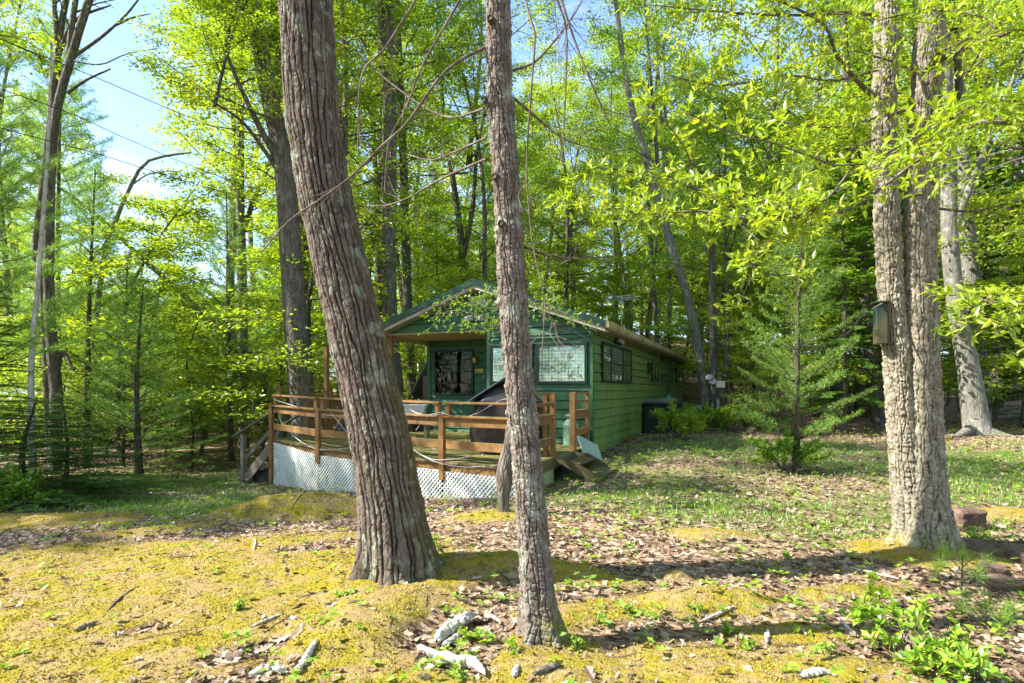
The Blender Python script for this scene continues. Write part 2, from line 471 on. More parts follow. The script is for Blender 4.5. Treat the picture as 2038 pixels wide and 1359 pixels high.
def gingham(name, wavy):
    m, nt, out = newmat(name)
    v = coords(nt)
    sx = nt.nodes.new('ShaderNodeSeparateXYZ'); nt.links.new(v, sx.inputs[0])
    def stripe(o):
        a = N(nt, 'ShaderNodeMath', operation='MULTIPLY'); a.inputs[1].default_value = 85.0; nt.links.new(o, a.inputs[0])
        b = N(nt, 'ShaderNodeMath', operation='SINE'); nt.links.new(a.outputs[0], b.inputs[0])
        c = N(nt, 'ShaderNodeMath', operation='GREATER_THAN'); c.inputs[1].default_value = 0; nt.links.new(b.outputs[0], c.inputs[0])
        return c.outputs[0]
    ax = 'X' if not wavy == 'side' else 'Y'
    s = N(nt, 'ShaderNodeMath', operation='ADD'); nt.links.new(stripe(sx.outputs[ax]), s.inputs[0]); nt.links.new(stripe(sx.outputs['Z']), s.inputs[1])
    h = N(nt, 'ShaderNodeMath', operation='MULTIPLY'); h.inputs[1].default_value = .5; nt.links.new(s.outputs[0], h.inputs[0])
    base = ramp(nt, [(0, (.40, .44, .38)), (.5, (.17, .25, .17)), (1, (.05, .10, .06))], h.outputs[0], 'CONSTANT' if False else 'LINEAR').outputs[0]
    principled(nt, out, base, .8, spec=.2)
    return m
M['gingham'] = gingham('green_check_curtain', '')
M['gingham_side'] = gingham('green_check_curtain_side', 'side')
for e_, c_ in zip([n for n in M['gingham_side'].node_tree.nodes if n.type == 'VALTORGB'][0].color_ramp.elements, ((.62, .66, .50, 1), (.36, .42, .25, 1), (.14, .2, .10, 1))): e_.color = c_  # side curtains coloured lighter than the front ones to offset the shaded wall

def plastic_film():
    m, nt, out = newmat('clear_plastic_film')
    t = nt.nodes.new('ShaderNodeBsdfTransparent'); t.inputs['Color'].default_value = (.86, .93, .9, 1)
    g = N(nt, 'ShaderNodeBsdfGlossy', Roughness=.18); g.inputs['Color'].default_value = (1, 1, 1, 1)
    n = noise(nt, coords(nt, (2.0, 1, 9)), 3, 4, .6); nt.links.new(bump(nt, n, .06), g.inputs['Normal'])
    ms = nt.nodes.new('ShaderNodeMixShader'); ms.inputs[0].default_value = .05
    nt.links.new(t.outputs[0], ms.inputs[1]); nt.links.new(g.outputs[0], ms.inputs[2])
    nt.links.new(ms.outputs[0], out.inputs['Surface']); return m
M['film'] = plastic_film()

# ------------------------------------------------------------------ ground shape and masks
CTRL = np.array([
    (-6, 0, 0.05), (0, 0, 0.02), (6, 0, 0), (0.2, 3.5, .02), (-.9, 4.65, .08), (4.05, 5.75, .02), (-4, 4, .0), (-3, 7.2, -.02), (-6.6, 7.6, -.12),
    (.11, 8.44, .015), (-1.1, 9.35, -.14), (-3.2, 10.5, -.27), (-5.2, 12.5, -.42), (2.2, 13.4, .24), (3.66, 16.8, .33), (7.2, 20, .33), (7.8, 26.5, .9),
    (11.7, 14.5, .52), (4.7, 9.5, .26), (9.5, 9, .2), (-9.9, 15.4, -.5), (-14.8, 19.9, -.62), (-9.2, 19, -.5), (-14, 10, -.3),
    (-20, 40, -1.0), (-40, 60, -.8), (0, 32, 1.2), (13, 36, 3.0), (10, 30, 1.5), (20, 26, .9), (26, 40, 1.6), (14, 60, 7.5), (0, 60, 4.5), (40, 60, 4.0), (-10, 60, 1.5),
    (-30, 10, -.8), (-30, -20, .5), (30, -20, .5), (35, 10, .8), (0, -30, .5), (0, 140, 9), (-60, 140, 3), (60, 140, 9), (120, 60, 6), (-120, 60, 1), (120, -60, 2), (-120, -60, 2), (160, 160, 10), (-160, 160, 4),
], float)
def _phi(r2): return np.sqrt(r2 + 6.0)
_A = _phi(((CTRL[:, None, :2] - CTRL[None, :, :2]) ** 2).sum(-1)); _n = len(CTRL)
_B = np.zeros((_n + 1, _n + 1)); _B[:_n, :_n] = _A; _B[_n, :_n] = 1; _B[:_n, _n] = 1
_W = np.linalg.solve(_B, np.append(CTRL[:, 2], 0))
# moss: (cx, cy, rx, ry, rot, raise)
MOSS = [(-3.1, 4.5, 3.2, 1.75, .12, .0), (-6.4, 7.5, 1.7, .6, 0, .07), (-2.75, 7.5, 1.25, .5, .25, .27), (-4.2, 6.6, 1.2, .22, .5, .03), (-.88, 4.6, .85, .6, 0, .07), (-.95, 3.8, .42, .75, -.6, .10),
        (.0, 4.95, .95, .28, -.12, .10), (.15, 3.45, .5, .42, 0, .04), (1.45, 4.28, .62, .24, .1, .10), (1.38, 4.85, .16, .1, 0, .07), (.75, 3.35, .9, .22, .1, .0),
        (1.5, 3.25, .8, .3, 0, .02), (-.25, 6.9, .55, .32, 0, .05), (4.05, 5.6, .75, .55, 0, .05), (2.1, 6.1, .5, .2, 0, .03), (2.6, 4.6, .6, .16, .2, .02), (1.9, 3.8, .5, .15, .2, .0), (.4, 4.05, .6, .2, .3, .02),
        (-.7, 3.2, .6, .3, 0, .0), (6.2, 7.0, .7, .3, 0, .03)]
BARE = [(-.28, 3.62, .36, .42, .2), (-.05, 4.4, .45, .2, .2), (-5.3, 6.15, .9, .16, .15), (-3.6, 6.3, .5, .12, .3), (-1.55, 3.45, .35, .12, .5), (-2.4, 3.75, .35, .14, .4), (-3.8, 5.0, .4, .12, .3), (-2.0, 5.6, .7, .22, .4)]
def ell(x, y, cx, cy, rx, ry, rot):
    dx = x - cx; dy = y - cy; c, s = cos(rot), sin(rot)
    return 1 - np.sqrt(((dx * c + dy * s) / rx) ** 2 + ((-dx * s + dy * c) / ry) ** 2)
def moss_mask(x, y):
    x = np.asarray(x, float); y = np.asarray(y, float)
    wv = (fbm(x * 2.2, y * 3.0, 1.3) - .5) * 1.0 + (fbm(x * 9, y * 12, 4.3, 3) - .5) * .55
    m = np.full(x.shape, -2.0)
    for cx, cy, rx, ry, rot, up in MOSS: m = np.maximum(m, ell(x, y, cx, cy, rx, ry, rot) * min(1.6, 1 / max(.25, min(rx, ry))) * min(rx, ry) * 1.8)
    for cx, cy, rx, ry, rot in BARE: m = m - np.clip(ell(x, y, cx, cy, rx, ry, rot) + .25, 0, 1) * 1.1
    return np.clip(sstep(-.22, .22, m + wv * .8), 0, 1)
def grass_mask(x, y):
    x = np.asarray(x, float); y = np.asarray(y, float)
    g = np.maximum(ell(x, y, -5.6, 9.3, 3.6, 1.7, -.35), ell(x, y, 9.0, 9.8, 5.0, 2.9, .1))
    g = np.maximum(g, ell(x, y, -8, 12.5, 4, 2.2, -.4)); g = np.maximum(g, ell(x, y, 5.5, 12.5, 3, 2.2, .1)); g = g * (.6 + .8 * fbm(x * .7, y * .9, 3.1, 3))
    g = np.maximum(g, np.minimum(ell(x, y, 5.2, 9.4, 5.0, 3.4, .1), .13))
    return np.clip(g * 1.6 + (fbm(x * 1.1, y * 1.4, 8.8) - .38) * 1.9, 0, 1)
def ground_z(x, y):
    x = np.atleast_1d(np.asarray(x, float)); y = np.atleast_1d(np.asarray(y, float))
    z = np.full(x.shape, _W[_n])
    for i in range(_n): z = z + _W[i] * _phi((x - CTRL[i, 0]) ** 2 + (y - CTRL[i, 1]) ** 2)
    z = z + (fbm(x * .8, y * .8, 2.2, 3) - .5) * .10 + (fbm(x * 3.5, y * 3.5, 5.2, 3) - .5) * .035
    for cx, cy, rx, ry, rot, up in MOSS:
        if up > 0: z = z + up * sstep(-.1, .75, ell(x, y, cx, cy, rx, ry, rot) + (fbm(x * 5, y * 5, 9.9, 2) - .5) * .3)
    return z
def gz(x, y): return float(ground_z(x, y)[0])

def axis(a, b, fine0, fine1, step, grow):
    mid = list(np.arange(fine0, fine1, step))
    hi = []; s = step; v = fine1
    while v < b: hi.append(v); s *= grow; v += s
    hi.append(b)
    lo = []; s = step; v = fine0
    while v > a: s *= grow; v -= s; lo.append(max(v, a))
    return np.array(lo[::-1] + mid + hi)
gx = axis(-150, 150, -5.5, 5.5, .045, 1.045)
gy = axis(-60, 160, 2.6, 8.2, .04, 1.04)
GX, GY = np.meshgrid(gx, gy)
xs, ys = GX.ravel(), GY.ravel()
mm_ = moss_mask(xs, ys); gr_ = grass_mask(xs, ys)
zs = ground_z(xs, ys)
near = sstep(14, 8, ys) * sstep(12, 6, np.abs(xs))
zs = zs + near * (mm_ * (fbm(xs * 16, ys * 16, 3.3, 3) - .5) * .030 + (1 - mm_) * (fbm(xs * 12, ys * 12, 1.1, 3) - .5) * .022)
zs = zs + .02 * mm_ * near
ny, nx = GX.shape
ii = (np.arange(ny - 1)[:, None] * nx + np.arange(nx - 1)[None, :]).ravel()
gq = np.stack([ii, ii + 1, ii + nx + 1, ii + nx], 1)

def ground_mat():
    m, nt, out = newmat('forest_floor')
    v = coords(nt)
    am = N(nt, 'ShaderNodeAttribute', attribute_name='mossy'); ag = N(nt, 'ShaderNodeAttribute', attribute_name='grassy')
    # leaf litter colour: voronoi chips
    vo = N(nt, 'ShaderNodeTexVoronoi', Scale=22.0); nt.links.new(v, vo.inputs['Vector'])
    sp = nt.nodes.new('ShaderNodeSeparateColor'); nt.links.new(vo.outputs['Color'], sp.inputs[0])
    lit = ramp(nt, [(0, (.09, .055, .033)), (.4, (.22, .145, .09)), (.75, (.36, .25, .17)), (1, (.55, .43, .33))], sp.outputs[0]).outputs[0]
    lit = mixc(nt, .6, lit, ramp(nt, [(.3, (.5, .5, .5)), (.7, (1.3, 1.3, 1.3))], noise(nt, v, 3, 6, .7)).outputs[0], 'MULTIPLY')
    # moss
    n1 = noise(nt, v, 1.3, 6, .6); n2 = noise(nt, v, 26, 5, .7)
    ms = ramp(nt, [(.32, (.15, .125, .014)), (.5, (.27, .218, .018)), (.72, (.38, .30, .045))], n2).outputs[0]
    tan = ramp(nt, [(.3, (.22, .145, .07)), (.7, (.40, .28, .145))], n2).outputs[0]
    n5 = noise(nt, coords(nt, (1, 1.6, 1)), 3.3, 8, .72)
    f = ramp(nt, [(.43, (0, 0, 0)), (.58, (.85, .85, .85))], n5).outputs[0]
    ms = mixc(nt, f, ms, tan)
    base = mixc(nt, am.outputs['Fac'], lit, ms)
    gc = ramp(nt, [(.3, (.05, .10, .015)), (.7, (.13, .20, .03))], n2).outputs[0]
    gf = N(nt, 'ShaderNodeMath', operation='MULTIPLY'); gf.inputs[1].default_value = .75; nt.links.new(ag.outputs['Fac'], gf.inputs[0])
    base = mixc(nt, gf.outputs[0], base, gc)
    n3 = noise(nt, v, 55, 4, .7); n4 = noise(nt, v, 11, 6, .7)
    hh = N(nt, 'ShaderNodeMath', operation='MULTIPLY_ADD'); hh.inputs[1].default_value = .5
    nt.links.new(n3, hh.inputs[0]); nt.links.new(n4, hh.inputs[2])
    principled(nt, out, base, .95, bump(nt, hh.outputs[0], .035), spec=.1)
    return m
M['ground'] = ground_mat()
g_me = np_mesh('ground', np.stack([xs, ys, zs], 1), gq, None, M['ground'], True, {'mossy': mm_, 'grassy': gr_ * (1 - mm_)})
tag(link('ground', g_me), kind='structure')

# ------------------------------------------------------------------ cabin (local axes: x to the right along the front, y into depth)
YAW = radians(-23.1)
CO = np.array([1.67, 12.1, 0.0])
_s, _c = sin(radians(23.1)), cos(radians(23.1))
def CW(x, y, z=0.0): return np.array([CO[0] + _c * x + _s * y, CO[1] - _s * x + _c * y, z])
def CL(X, Y): dx, dy = X - CO[0], Y - CO[1]; return (_c * dx - _s * dy, _s * dx + _c * dy)
cabin = tag(empty('cabin', CO, YAW), 'long green clapboard cabin with a green metal gable roof and recessed corner porch', 'cabin')
W = 5.05; LEN = 15.77; ZD = .47; ZS = 2.98; SL = .36
def roofz(x): return 3.02 + SL * (2.6 - abs(x + 2.6))     # underside of the roof above local x

def lap(x0, x1, z0, z1, face, yoff, mat, clip=None):
    """one clapboard; face 'front' lies in y=yoff facing -y, 'side' lies in x=yoff facing +x; x0..x1 runs along it"""
    a, b = .030, .006
    if clip is None: xs_ = [(x0, x1), (x0, x1)]
    else: xs_ = clip
    (xa0, xb0), (xa1, xb1) = xs_
    zt = z1 - .003; z0 = z0 + .011
    if face == 'front':
        c = [(xa0, yoff - a, z0), (xb0, yoff - a, z0), (xb0, yoff, z0), (xa0, yoff, z0), (xa1, yoff - b, zt), (xb1, yoff - b, zt), (xb1, yoff, zt), (xa1, yoff, zt)]
    elif face == 'side':
        c = [(yoff + a, xa0, z0), (yoff + a, xb0, z0), (yoff, xb0, z0), (yoff, xa0, z0), (yoff + b, xa1, zt), (yoff + b, xb1, zt), (yoff, xb1, zt), (yoff, xa1, zt)]
    else:
        c = [(yoff - a, xb0, z0), (yoff - a, xa0, z0), (yoff, xa0, z0), (yoff, xb0, z0), (yoff - b, xb1, zt), (yoff - b, xa1, zt), (yoff, xa1, zt), (yoff, xb1, zt)]
    return MB().hexa(c).build('siding_board', mat, cabin)
# shell walls behind the boards, painted black so the gaps read as lap shadows
sh = MB()
sh.box(-2.30, -.01, .001, .08, .1, 3.0); sh.box(-.09, -.006, .08, LEN, .0, 3.02); sh.box(-W + .01, -2.3, 1.845, 1.93, .1, ZS); sh.box(-W + .01, -W + .09, 1.93, LEN, -.3, 3.0)
sh.box(-2.42, -2.31, .01, 1.84, .3, ZS); sh.box(-W, -.01, LEN - .09, LEN - .005, 0, 3.0)
sh.build('wall', M['black'], cabin)
gab = MB()
gab.add([(-W, .002, ZS), (-.01, .002, ZS), (-.01, .002, 3.02), (-2.6, .002, roofz(-2.6) - .01), (-W, .002, 3.02), (-W, .07, ZS), (-.01, .07, ZS), (-.01, .07, 3.02), (-2.6, .07, roofz(-2.6) - .01), (-W, .07, 3.02)],
        [[0, 1, 2, 4], [5, 9, 7, 6]], [[2, 3, 4], [9, 8, 7]]).build('gable_wall', M['black'], cabin)  # painted black as well, for shadow lines between the gable boards
k = 0
z = .4
while z < 2.97:
    z1 = min(z + .2, ZS) if z + .2 > ZS - .05 else z + .2
    if z1 > .5: lap(-2.36, -.0, max(z, .475), z1, 'front', 0, M['green'])
    z += .2
z = 3.0
lap(-W, 0, 2.985, 3.185, 'front', 0, M['green'], ((-W, 0), (-W + .42, -.42)))
z = 3.185
while z < 3.93:
    z1 = min(z + .2, 3.93)
    h0 = max(0.02, 2.6 - (z - 3.02) / SL); h1 = max(0.02, 2.6 - (z1 - 3.02) / SL)
    lap(0, 0, z, z1, 'front', 0, M['green'], ((-2.6 - h0 + .03, -2.6 + h0 - .03), (-2.6 - h1 + .03, -2.6 + h1 - .03)))
    z = z1
z = .4
while z < 2.95:
    lap(-W, -2.42, max(z, .5), min(z + .2, ZS), 'front', 1.84, M['green']); z += .2
z = 0.0
while z < 3.0:
    lap(0.0 if z > .3 else .0, LEN, z, min(z + .2, 3.04), 'side', 0.0, M['green_side']); z += .2
z = -.2
while z < 2.95:
    lap(1.84, LEN, z, min(z + .2, ZS), 'left', -W, M['green']); z += .2
# corner and porch trims
MB().box(-.05, .035, -.035, .06, .12, 3.03, .004).build('corner_trim', M['green'], cabin)
MB().box(-2.42, -2.33, -.04, 1.84, .47, 2.975, .004).build('porch_corner_trim', M['green'], cabin)
MB().box(-5.10, -4.99, 1.79, 1.86, .5, 2.975, .004).build('porch_corner_trim', M['green'], cabin)
MB().box(-.02, .03, LEN - .05, LEN + .03, .3, 3.0).build('corner_trim', M['green_trim'], cabin)
MB().box(-2.36, -.02, -.06, -.022, 2.62, 2.72, .004).build('window_header', M['green'], cabin)
MB().box(-2.38, -.02, -.10, -.022, 2.72, 2.745, .004).build('drip_cap', M['green_trim'], cabin)
# porch ceiling and beam
MB().box(-5.15, -2.35, -.0, 1.84, ZS - .02, ZS + .005).build('porch_ceiling', M['ply'], cabin)
MB().box(-5.13, -2.36, -.045, -.001, 2.985, 3.165, .005).build('porch_beam', M['green'], cabin)
MB().box(-5.10, -5.0, .0, .10, .50, 2.955, .006).build('porch_post', M['rail'], cabin)
# roof
def slab(side, name, z_up, th, x_in, x_out, y0, y1, mat):
    s_ = 1 if side > 0 else -1
    def zz(x): return 3.02 + SL * (2.6 - abs(x)) + z_up
    xi, xo = s_ * x_in, s_ * x_out
    c = [(-2.6 + xi, y0, zz(xi)), (-2.6 + xo, y0, zz(xo)), (-2.6 + xo, y1, zz(xo)), (-2.6 + xi, y1, zz(xi))]
    c += [(a, b, d + th) for a, b, d in c]
    if s_ < 0: c = [c[i] for i in (1, 0, 3, 2, 5, 4, 7, 6)]
    return MB().hexa(c).build(name, mat, cabin)
for sd_ in (1, -1):
    slab(sd_, 'roof_deck', .002, .05, 0.0, 2.93, -.30, LEN + .25, M['cream'])
    rp = slab(sd_, 'roof', .060, .03, 0.0, 2.98, -.36, LEN + .3, M['green_roof'])
    rb = MB()
    for yy in np.arange(-.2, LEN + .2, .3):
        xo = sd_ * 2.96
        rb.bar((-2.6 + sd_ * .02, yy, 3.02 + SL * 2.6 + .10), (-2.6 + xo, yy, 3.02 + SL * (2.6 - 2.96) + .10), .035, .022)
    o = rb.build('roof_rib', M['green_roof'], rp); o['kind'] = 'stuff'
    # rake boards on the gable: green metal edge above, cream board below
    def rake(name, z0, z1, y0, y1, mat):
        xo = sd_ * 2.97
        c = [(-2.6, y0, 3.02 + SL * 2.6 + z0), (-2.6 + xo, y0, 3.02 + SL * (2.6 - 2.97) + z0), (-2.6 + xo, y1, 3.02 + SL * (2.6 - 2.97) + z0), (-2.6, y1, 3.02 + SL * 2.6 + z0)]
        c += [(a, b, d + z1 - z0) for a, b, d in c]
        if sd_ < 0: c = [c[i] for i in (1, 0, 3, 2, 5, 4, 7, 6)]
        MB().hexa(c).build(name, mat, cabin)
    rake('rake_flashing', .0, .135, -.385, -.362, M['green_roof'])
    rake('rake_board', -.085, -.003, -.345, -.315, M['cream'])
    rake('rake_soffit', -.075, -.055, -.314, -.03, M['cream'])
MB().bar((-2.6, -.39, 4.06), (-2.6, LEN + .3, 4.06), .22, .03, bev=.008).build('ridge_cap', M['green_roof'], cabin)
ez = 3.02 + SL * (-.30)
MB().box(.02, .33, -.30, LEN + .2, ez - .035, ez - .015).build('soffit', M['cream'], cabin)
MB().box(.31, .335, -.30, LEN + .2, ez - .05, ez + .09).build('fascia_board', M['cream'], cabin)
gt = MB()
prof = [(.34, .085), (.34, -.035), (.40, -.045), (.445, .0), (.465, .10), (.455, .10), (.435, .01), (.40, -.03), (.35, -.025), (.35, .085)]
y0, y1 = -.36, LEN + .28
V = [(a, y0, ez + b) for a, b in prof] + [(a, y1, ez + b) for a, b in prof]
n_ = len(prof)
gt.add(V, [[i, (i + 1) % n_, n_ + (i + 1) % n_, n_ + i] for i in range(n_)])
gt.box(.34, .455, y0 - .004, y0 + .002, ez - .035, ez + .09)
gt.build('gutter', M['gutter'], cabin)
gl_ = MB()
for q_ in range(260):
    yy = rng.uniform(0, LEN); a = rng.uniform(0, 6.28); s_ = rng.uniform(.02, .04)
    p = np.array([rng.uniform(.10, .44), yy, ez + .10 + rng.uniform(0, .04)])
    d1 = np.array([cos(a), sin(a), rng.uniform(-.3, .5)]) * s_; d2 = np.array([-sin(a), cos(a), rng.uniform(-.3, .5)]) * s_ * .6
    gl_.add([p - d1, p - d2, p + d1, p + d2], [[0, 1, 2, 3]])
o = gl_.build('gutter_leaves', M['litter'], cabin); o['kind'] = 'stuff'
MB().tube([(.045, 10.85, 2.93), (.045, 10.85, .5)], .04, 8).build('downpipe', M['green_trim'], cabin)

# windows
def win_front(x0, x1, z0, z1, yw, bars_v=(), bars_h=(), curtain=None, film=False, name='window', fr=.05, glass='glass', back='black', wall='front'):
    """window box standing proud of the boards; x0..x1 along the wall"""
    def B(m, a0, a1, d0, d1, c0, c1, b=.003):   # d measured outwards from the wall
        if wall == 'front': m.box(a0, a1, yw - d1, yw - d0, c0, c1, b)
        else: m.box(yw + d0, yw + d1, a0, a1, c0, c1, b)
    f = MB()
    B(f, x0, x1, .0, .075, z1 - fr, z1); B(f, x0, x1, .0, .085, z0, z0 + fr)
    B(f, x0, x0 + fr, .0, .072, z0 + fr, z1 - fr); B(f, x1 - fr, x1, .0, .072, z0 + fr, z1 - fr)
    root = f.build(name, M['frame_dk'], cabin)
    for v in bars_v:
        m = MB(); B(m, v - .022, v + .022, .024, .07, z0 + fr, z1 - fr); m.build('mullion', M['frame_dk'], root)
    for h in bars_h:
        m = MB(); B(m, x0 + fr, x1 - fr, .040, .066, h - .012, h + .012); m.build('glazing_bar', M['frame_dk'], root)
    m = MB(); B(m, x0 + fr, x1 - fr, .052, .056, z0 + fr, z1 - fr, 0); m.build('pane', M[glass], root)
    m = MB(); B(m, x0 + fr, x1 - fr, .0315, .0345, z0 + fr, z1 - fr, 0); m.build('dark_backing' if curtain is None else 'curtain_backing', M[back], root)  # black sheet painted as the unlit room behind the pane
    if curtain:
        nn = 60; t = np.linspace(x0 + fr, x1 - fr, nn); off = .042 + .005 * np.sin(t * 62 + np.sin(t * 9) * 2)
        if wall == 'front': a = np.stack([t, yw - off, np.full(nn, z0 + fr)], 1)
        else: a = np.stack([yw + off, t, np.full(nn, z0 + fr)], 1)
        b = a.copy(); b[:, 2] = z1 - fr
        i = np.arange(nn - 1)
        MB().add(np.vstack([a, b]), np.stack([i, i + 1, i + 1 + nn, i + nn], 1)).build('curtain', M[curtain], root, True)
    if film:
        m = MB()
        nn, mm2 = 24, 40
        t, u = np.meshgrid(np.linspace(x0 + fr, x1 - fr, nn), np.linspace(z0 + fr, z1 - fr, mm2))
        o_ = .062 + .010 * fbm(t * 2.2, u * 11 + t * 1.5, .3, 3)
        Vv = np.stack([t, yw - o_, u], -1).reshape(-1, 3)
        i = (np.arange(mm2 - 1)[:, None] * nn + np.arange(nn - 1)[None]).ravel()
        m.add(Vv, np.stack([i, i + 1, i + nn + 1, i + nn], 1)).build('plastic_sheet', M['film'], root, True)
    return root
win_front(-1.22, -.08, 1.75, 2.62, 0, curtain='gingham', film=True, fr=.06)
win_front(-2.32, -1.30, 1.76, 2.62, 0, curtain='gingham', film=True, fr=.06)
win_front(-4.88, -3.68, 1.49, 2.70, 1.84, bars_v=(), bars_h=(2.42, 2.12, 1.81), fr=.06, glass='glass_dark')
win_front(.69, 3.87, 1.79, 2.69, 0, bars_v=(1.52, 2.78), bars_h=(2.26,), curtain='gingham_side', fr=.05, wall='side', glass='glass_side')
for (a, b, z0, z1) in ((7.15, 8.4, 1.93, 2.52), (9.22, 10.05, 2.68, 2.94), (9.3, 10.05, 1.92, 2.19), (11.1, 11.85, 2.64, 2.92), (13.3, 15.1, 2.0, 2.56)):
    win_front(a, b, z0, z1, 0, bars_v=((a + b) / 2,), curtain='gingham_side', fr=.05, wall='side', glass='glass_side')
win_front(6.45, 6.95, 2.15, 2.5, 0, fr=.05, wall='side', glass='glass_dark')
# vents
def vent_box(a0, a1, z0, z1):
    v = MB().box(.022, .10, a0, a1, z0, z1, .006).build('wall_vent', M['frame_dk'], cabin)
    MB().bar((.09, a0 + .04, z1 - .02), (.16, a1 - .1, z0 + .05), .015, .12).build('vent_flap', M['metal'], v)
vent_box(1.98, 2.55, 2.74, 2.90); vent_box(13.8, 14.5, 2.80, 2.94)
gv = MB()
for a in (-2.82, -2.71, -2.58, -2.47): gv.box(a, a + .02, -.05, -.022, 3.54, 3.75)
gv.box(-2.82, -2.45, -.048, -.022, 3.73, 3.75); gv.box(-2.82, -2.45, -.048, -.022, 3.54, 3.56)
g_ = gv.build('gable_vent', M['white'], cabin)
for a in (-2.80, -2.69, -2.56): MB().box(a, a + .105, -.034, -.024, 3.56, 3.73).build('vent_screen', M['metal'], g_)
# flood lights
fl = MB().box(-2.70, -2.60, -.06, -.02, 3.20, 3.30, .01).build('floodlight', M['metal'], cabin)
for a, dx in ((-2.76, -.10), (-2.54, .12)):
    MB().bar((a, -.10, 3.26), (a + dx * .8, -.24, 3.21), .13, .12, bev=.02).build('lamp_head', M['metal'], fl)
# door, lantern, sign on the porch wall
d_ = MB().box(-3.36, -2.46, 1.80, 1.835, .5, 2.66, .006).build('door', M['green_trim'], cabin)
MB().lathe([(0, 0), (.03, .0), (.035, .03), (0, .05)], 10, (-3.28, 1.78, 1.45)).build('handle', M['metal'], d_)
ln = MB(); ln.box(-3.66, -3.58, 1.79, 1.82, 2.30, 2.44, .005); ln.box(-3.68, -3.56, 1.70, 1.80, 2.47, 2.50, .01); ln.box(-3.66, -3.58, 1.71, 1.79, 2.31, 2.33)
lr = ln.build('wall_lantern', M['black'], cabin)
MB().add([(-3.655, 1.72, 2.33), (-3.585, 1.72, 2.33), (-3.585, 1.785, 2.33), (-3.655, 1.785, 2.33), (-3.675, 1.70, 2.47), (-3.565, 1.70, 2.47), (-3.565, 1.80, 2.47), (-3.675, 1.80, 2.47)], [[0, 1, 5, 4], [1, 2, 6, 5], [2, 3, 7, 6], [3, 0, 4, 7]]).build('lamp_glass', M['amber'], lr)
sg = MB().box(-3.66, -3.41, 1.805, 1.818, 2.08, 2.18, .002).build('number_sign', M['yellow'], cabin)
ic = MB()
for a in (-3.645, -3.615): ic.add([(a, 1.803, 2.10), (a + .045, 1.803, 2.10), (a + .0225, 1.803, 2.165)], None, [[0, 1, 2]])
ic.build('tree_symbol', M['ink'], sg)
def text(body, size, loc, mat, parent, rot=(pi / 2, 0, 0)):
    c = bpy.data.curves.new('lettering', 'FONT'); c.body = body; c.size = size; c.extrude = .0008
    o = bpy.data.objects.new('lettering', c); col.objects.link(o); o.parent = parent; o.location = loc; o.rotation_euler = rot
    c.materials.append(mat); bpy.context.view_layer.update()
    me = bpy.data.meshes.new_from_object(o); o2 = bpy.data.objects.new('lettering', me); col.objects.link(o2)
    o2.parent = parent; o2.location = loc; o2.rotation_euler = rot; bpy.data.objects.remove(o); return o2
text('77212', .062, (-3.575, 1.802, 2.092), M['ink'], sg); text('______', .03, (-3.57, 1.802, 2.155), M['ink'], sg)
MB().box(-3.42, -3.38, 1.80, 1.817, 1.94, 2.02, .003).build('bell_push', M['cream'], cabin)
# antenna on the roof
an = MB().tube([(-.9, 7, 3.7), (-.9, 7, 4.7)], .015, 6)
for zz_, l_ in ((4.68, .5), (4.62, .65), (4.56, .5)): an.tube([(-.9 - l_, 7 - .1, zz_), (-.9 + l_, 7.1, zz_ + .04)], .009, 5)
an.tube([(-1.0, 6.6, 4.62), (-.8, 7.5, 4.62)], .009, 5)
an.build('tv_antenna', M['metal'], cabin)

# ------------------------------------------------------------------ deck
deck = tag(empty('deck', CO, YAW), 'low wooden deck with orange brown railings and white lattice skirt in front of the cabin', 'deck')
FR = np.array([(0, -3.98, .47), (-1.49, -3.62, .47), (-3.05, -3.31, .495), (-4.58, -3.0, .52), (-6.43, -2.34, .57)])
def fedge(x):   # front edge y and deck height at local x
    xx = FR[::-1, 0]; return float(np.interp(x, xx, FR[::-1, 1])), float(np.interp(x, xx, FR[::-1, 2]))
bw = .0895
x = 0.0; bi = 0
while x > -6.43:
    x1 = x - bw + .005; xm = (x + x1) / 2
    yf, zd = fedge(xm)
    yb = 1.83 if -5.0 < xm < -2.43 else (-.045 if xm > -2.44 else 1.0)
    yf -= rng.uniform(.005, .03); dz = rng.uniform(-.004, .004)
    zb = zd if yb < .5 else zd
    MB().hexa([(x1, yf, zd - .038 + dz), (x, yf, zd - .038 + dz), (x, yb, zb - .038 + dz), (x1, yb, zb - .038 + dz), (x1, yf, zd + dz), (x, yf, zd + dz), (x, yb, zb + dz), (x1, yb, zb + dz)]).build('deck_board', M['deck'], deck)
    x -= bw; bi += 1
# rim boards under the boards' ends
def seg(name, a, b, w, h, mat, up=(0, 0, 1), bev=.005, par=None):
    return MB().bar(a, b, w, h, up, bev).build(name, mat, par or deck)
for i in range(4):
    a, b = FR[i].copy(), FR[i + 1].copy(); n2 = np.array([-(b - a)[1], (b - a)[0], 0]); n2 /= np.linalg.norm(n2)
    if n2[1] < 0: n2 = -n2
    a2, b2 = a + n2 * .05, b + n2 * .05
    a2[2] -= .105; b2[2] -= .105
    seg('rim_joist', a2, b2, .04, .13, M['rail'])
seg('rim_joist', (-.012, -3.93, .355), (-.012, -.05, .355), .04, .16, M['step'])
seg('rim_joist', (-6.40, -2.30, .46), (-6.40, .95, .46), .04, .15, M['rail'])
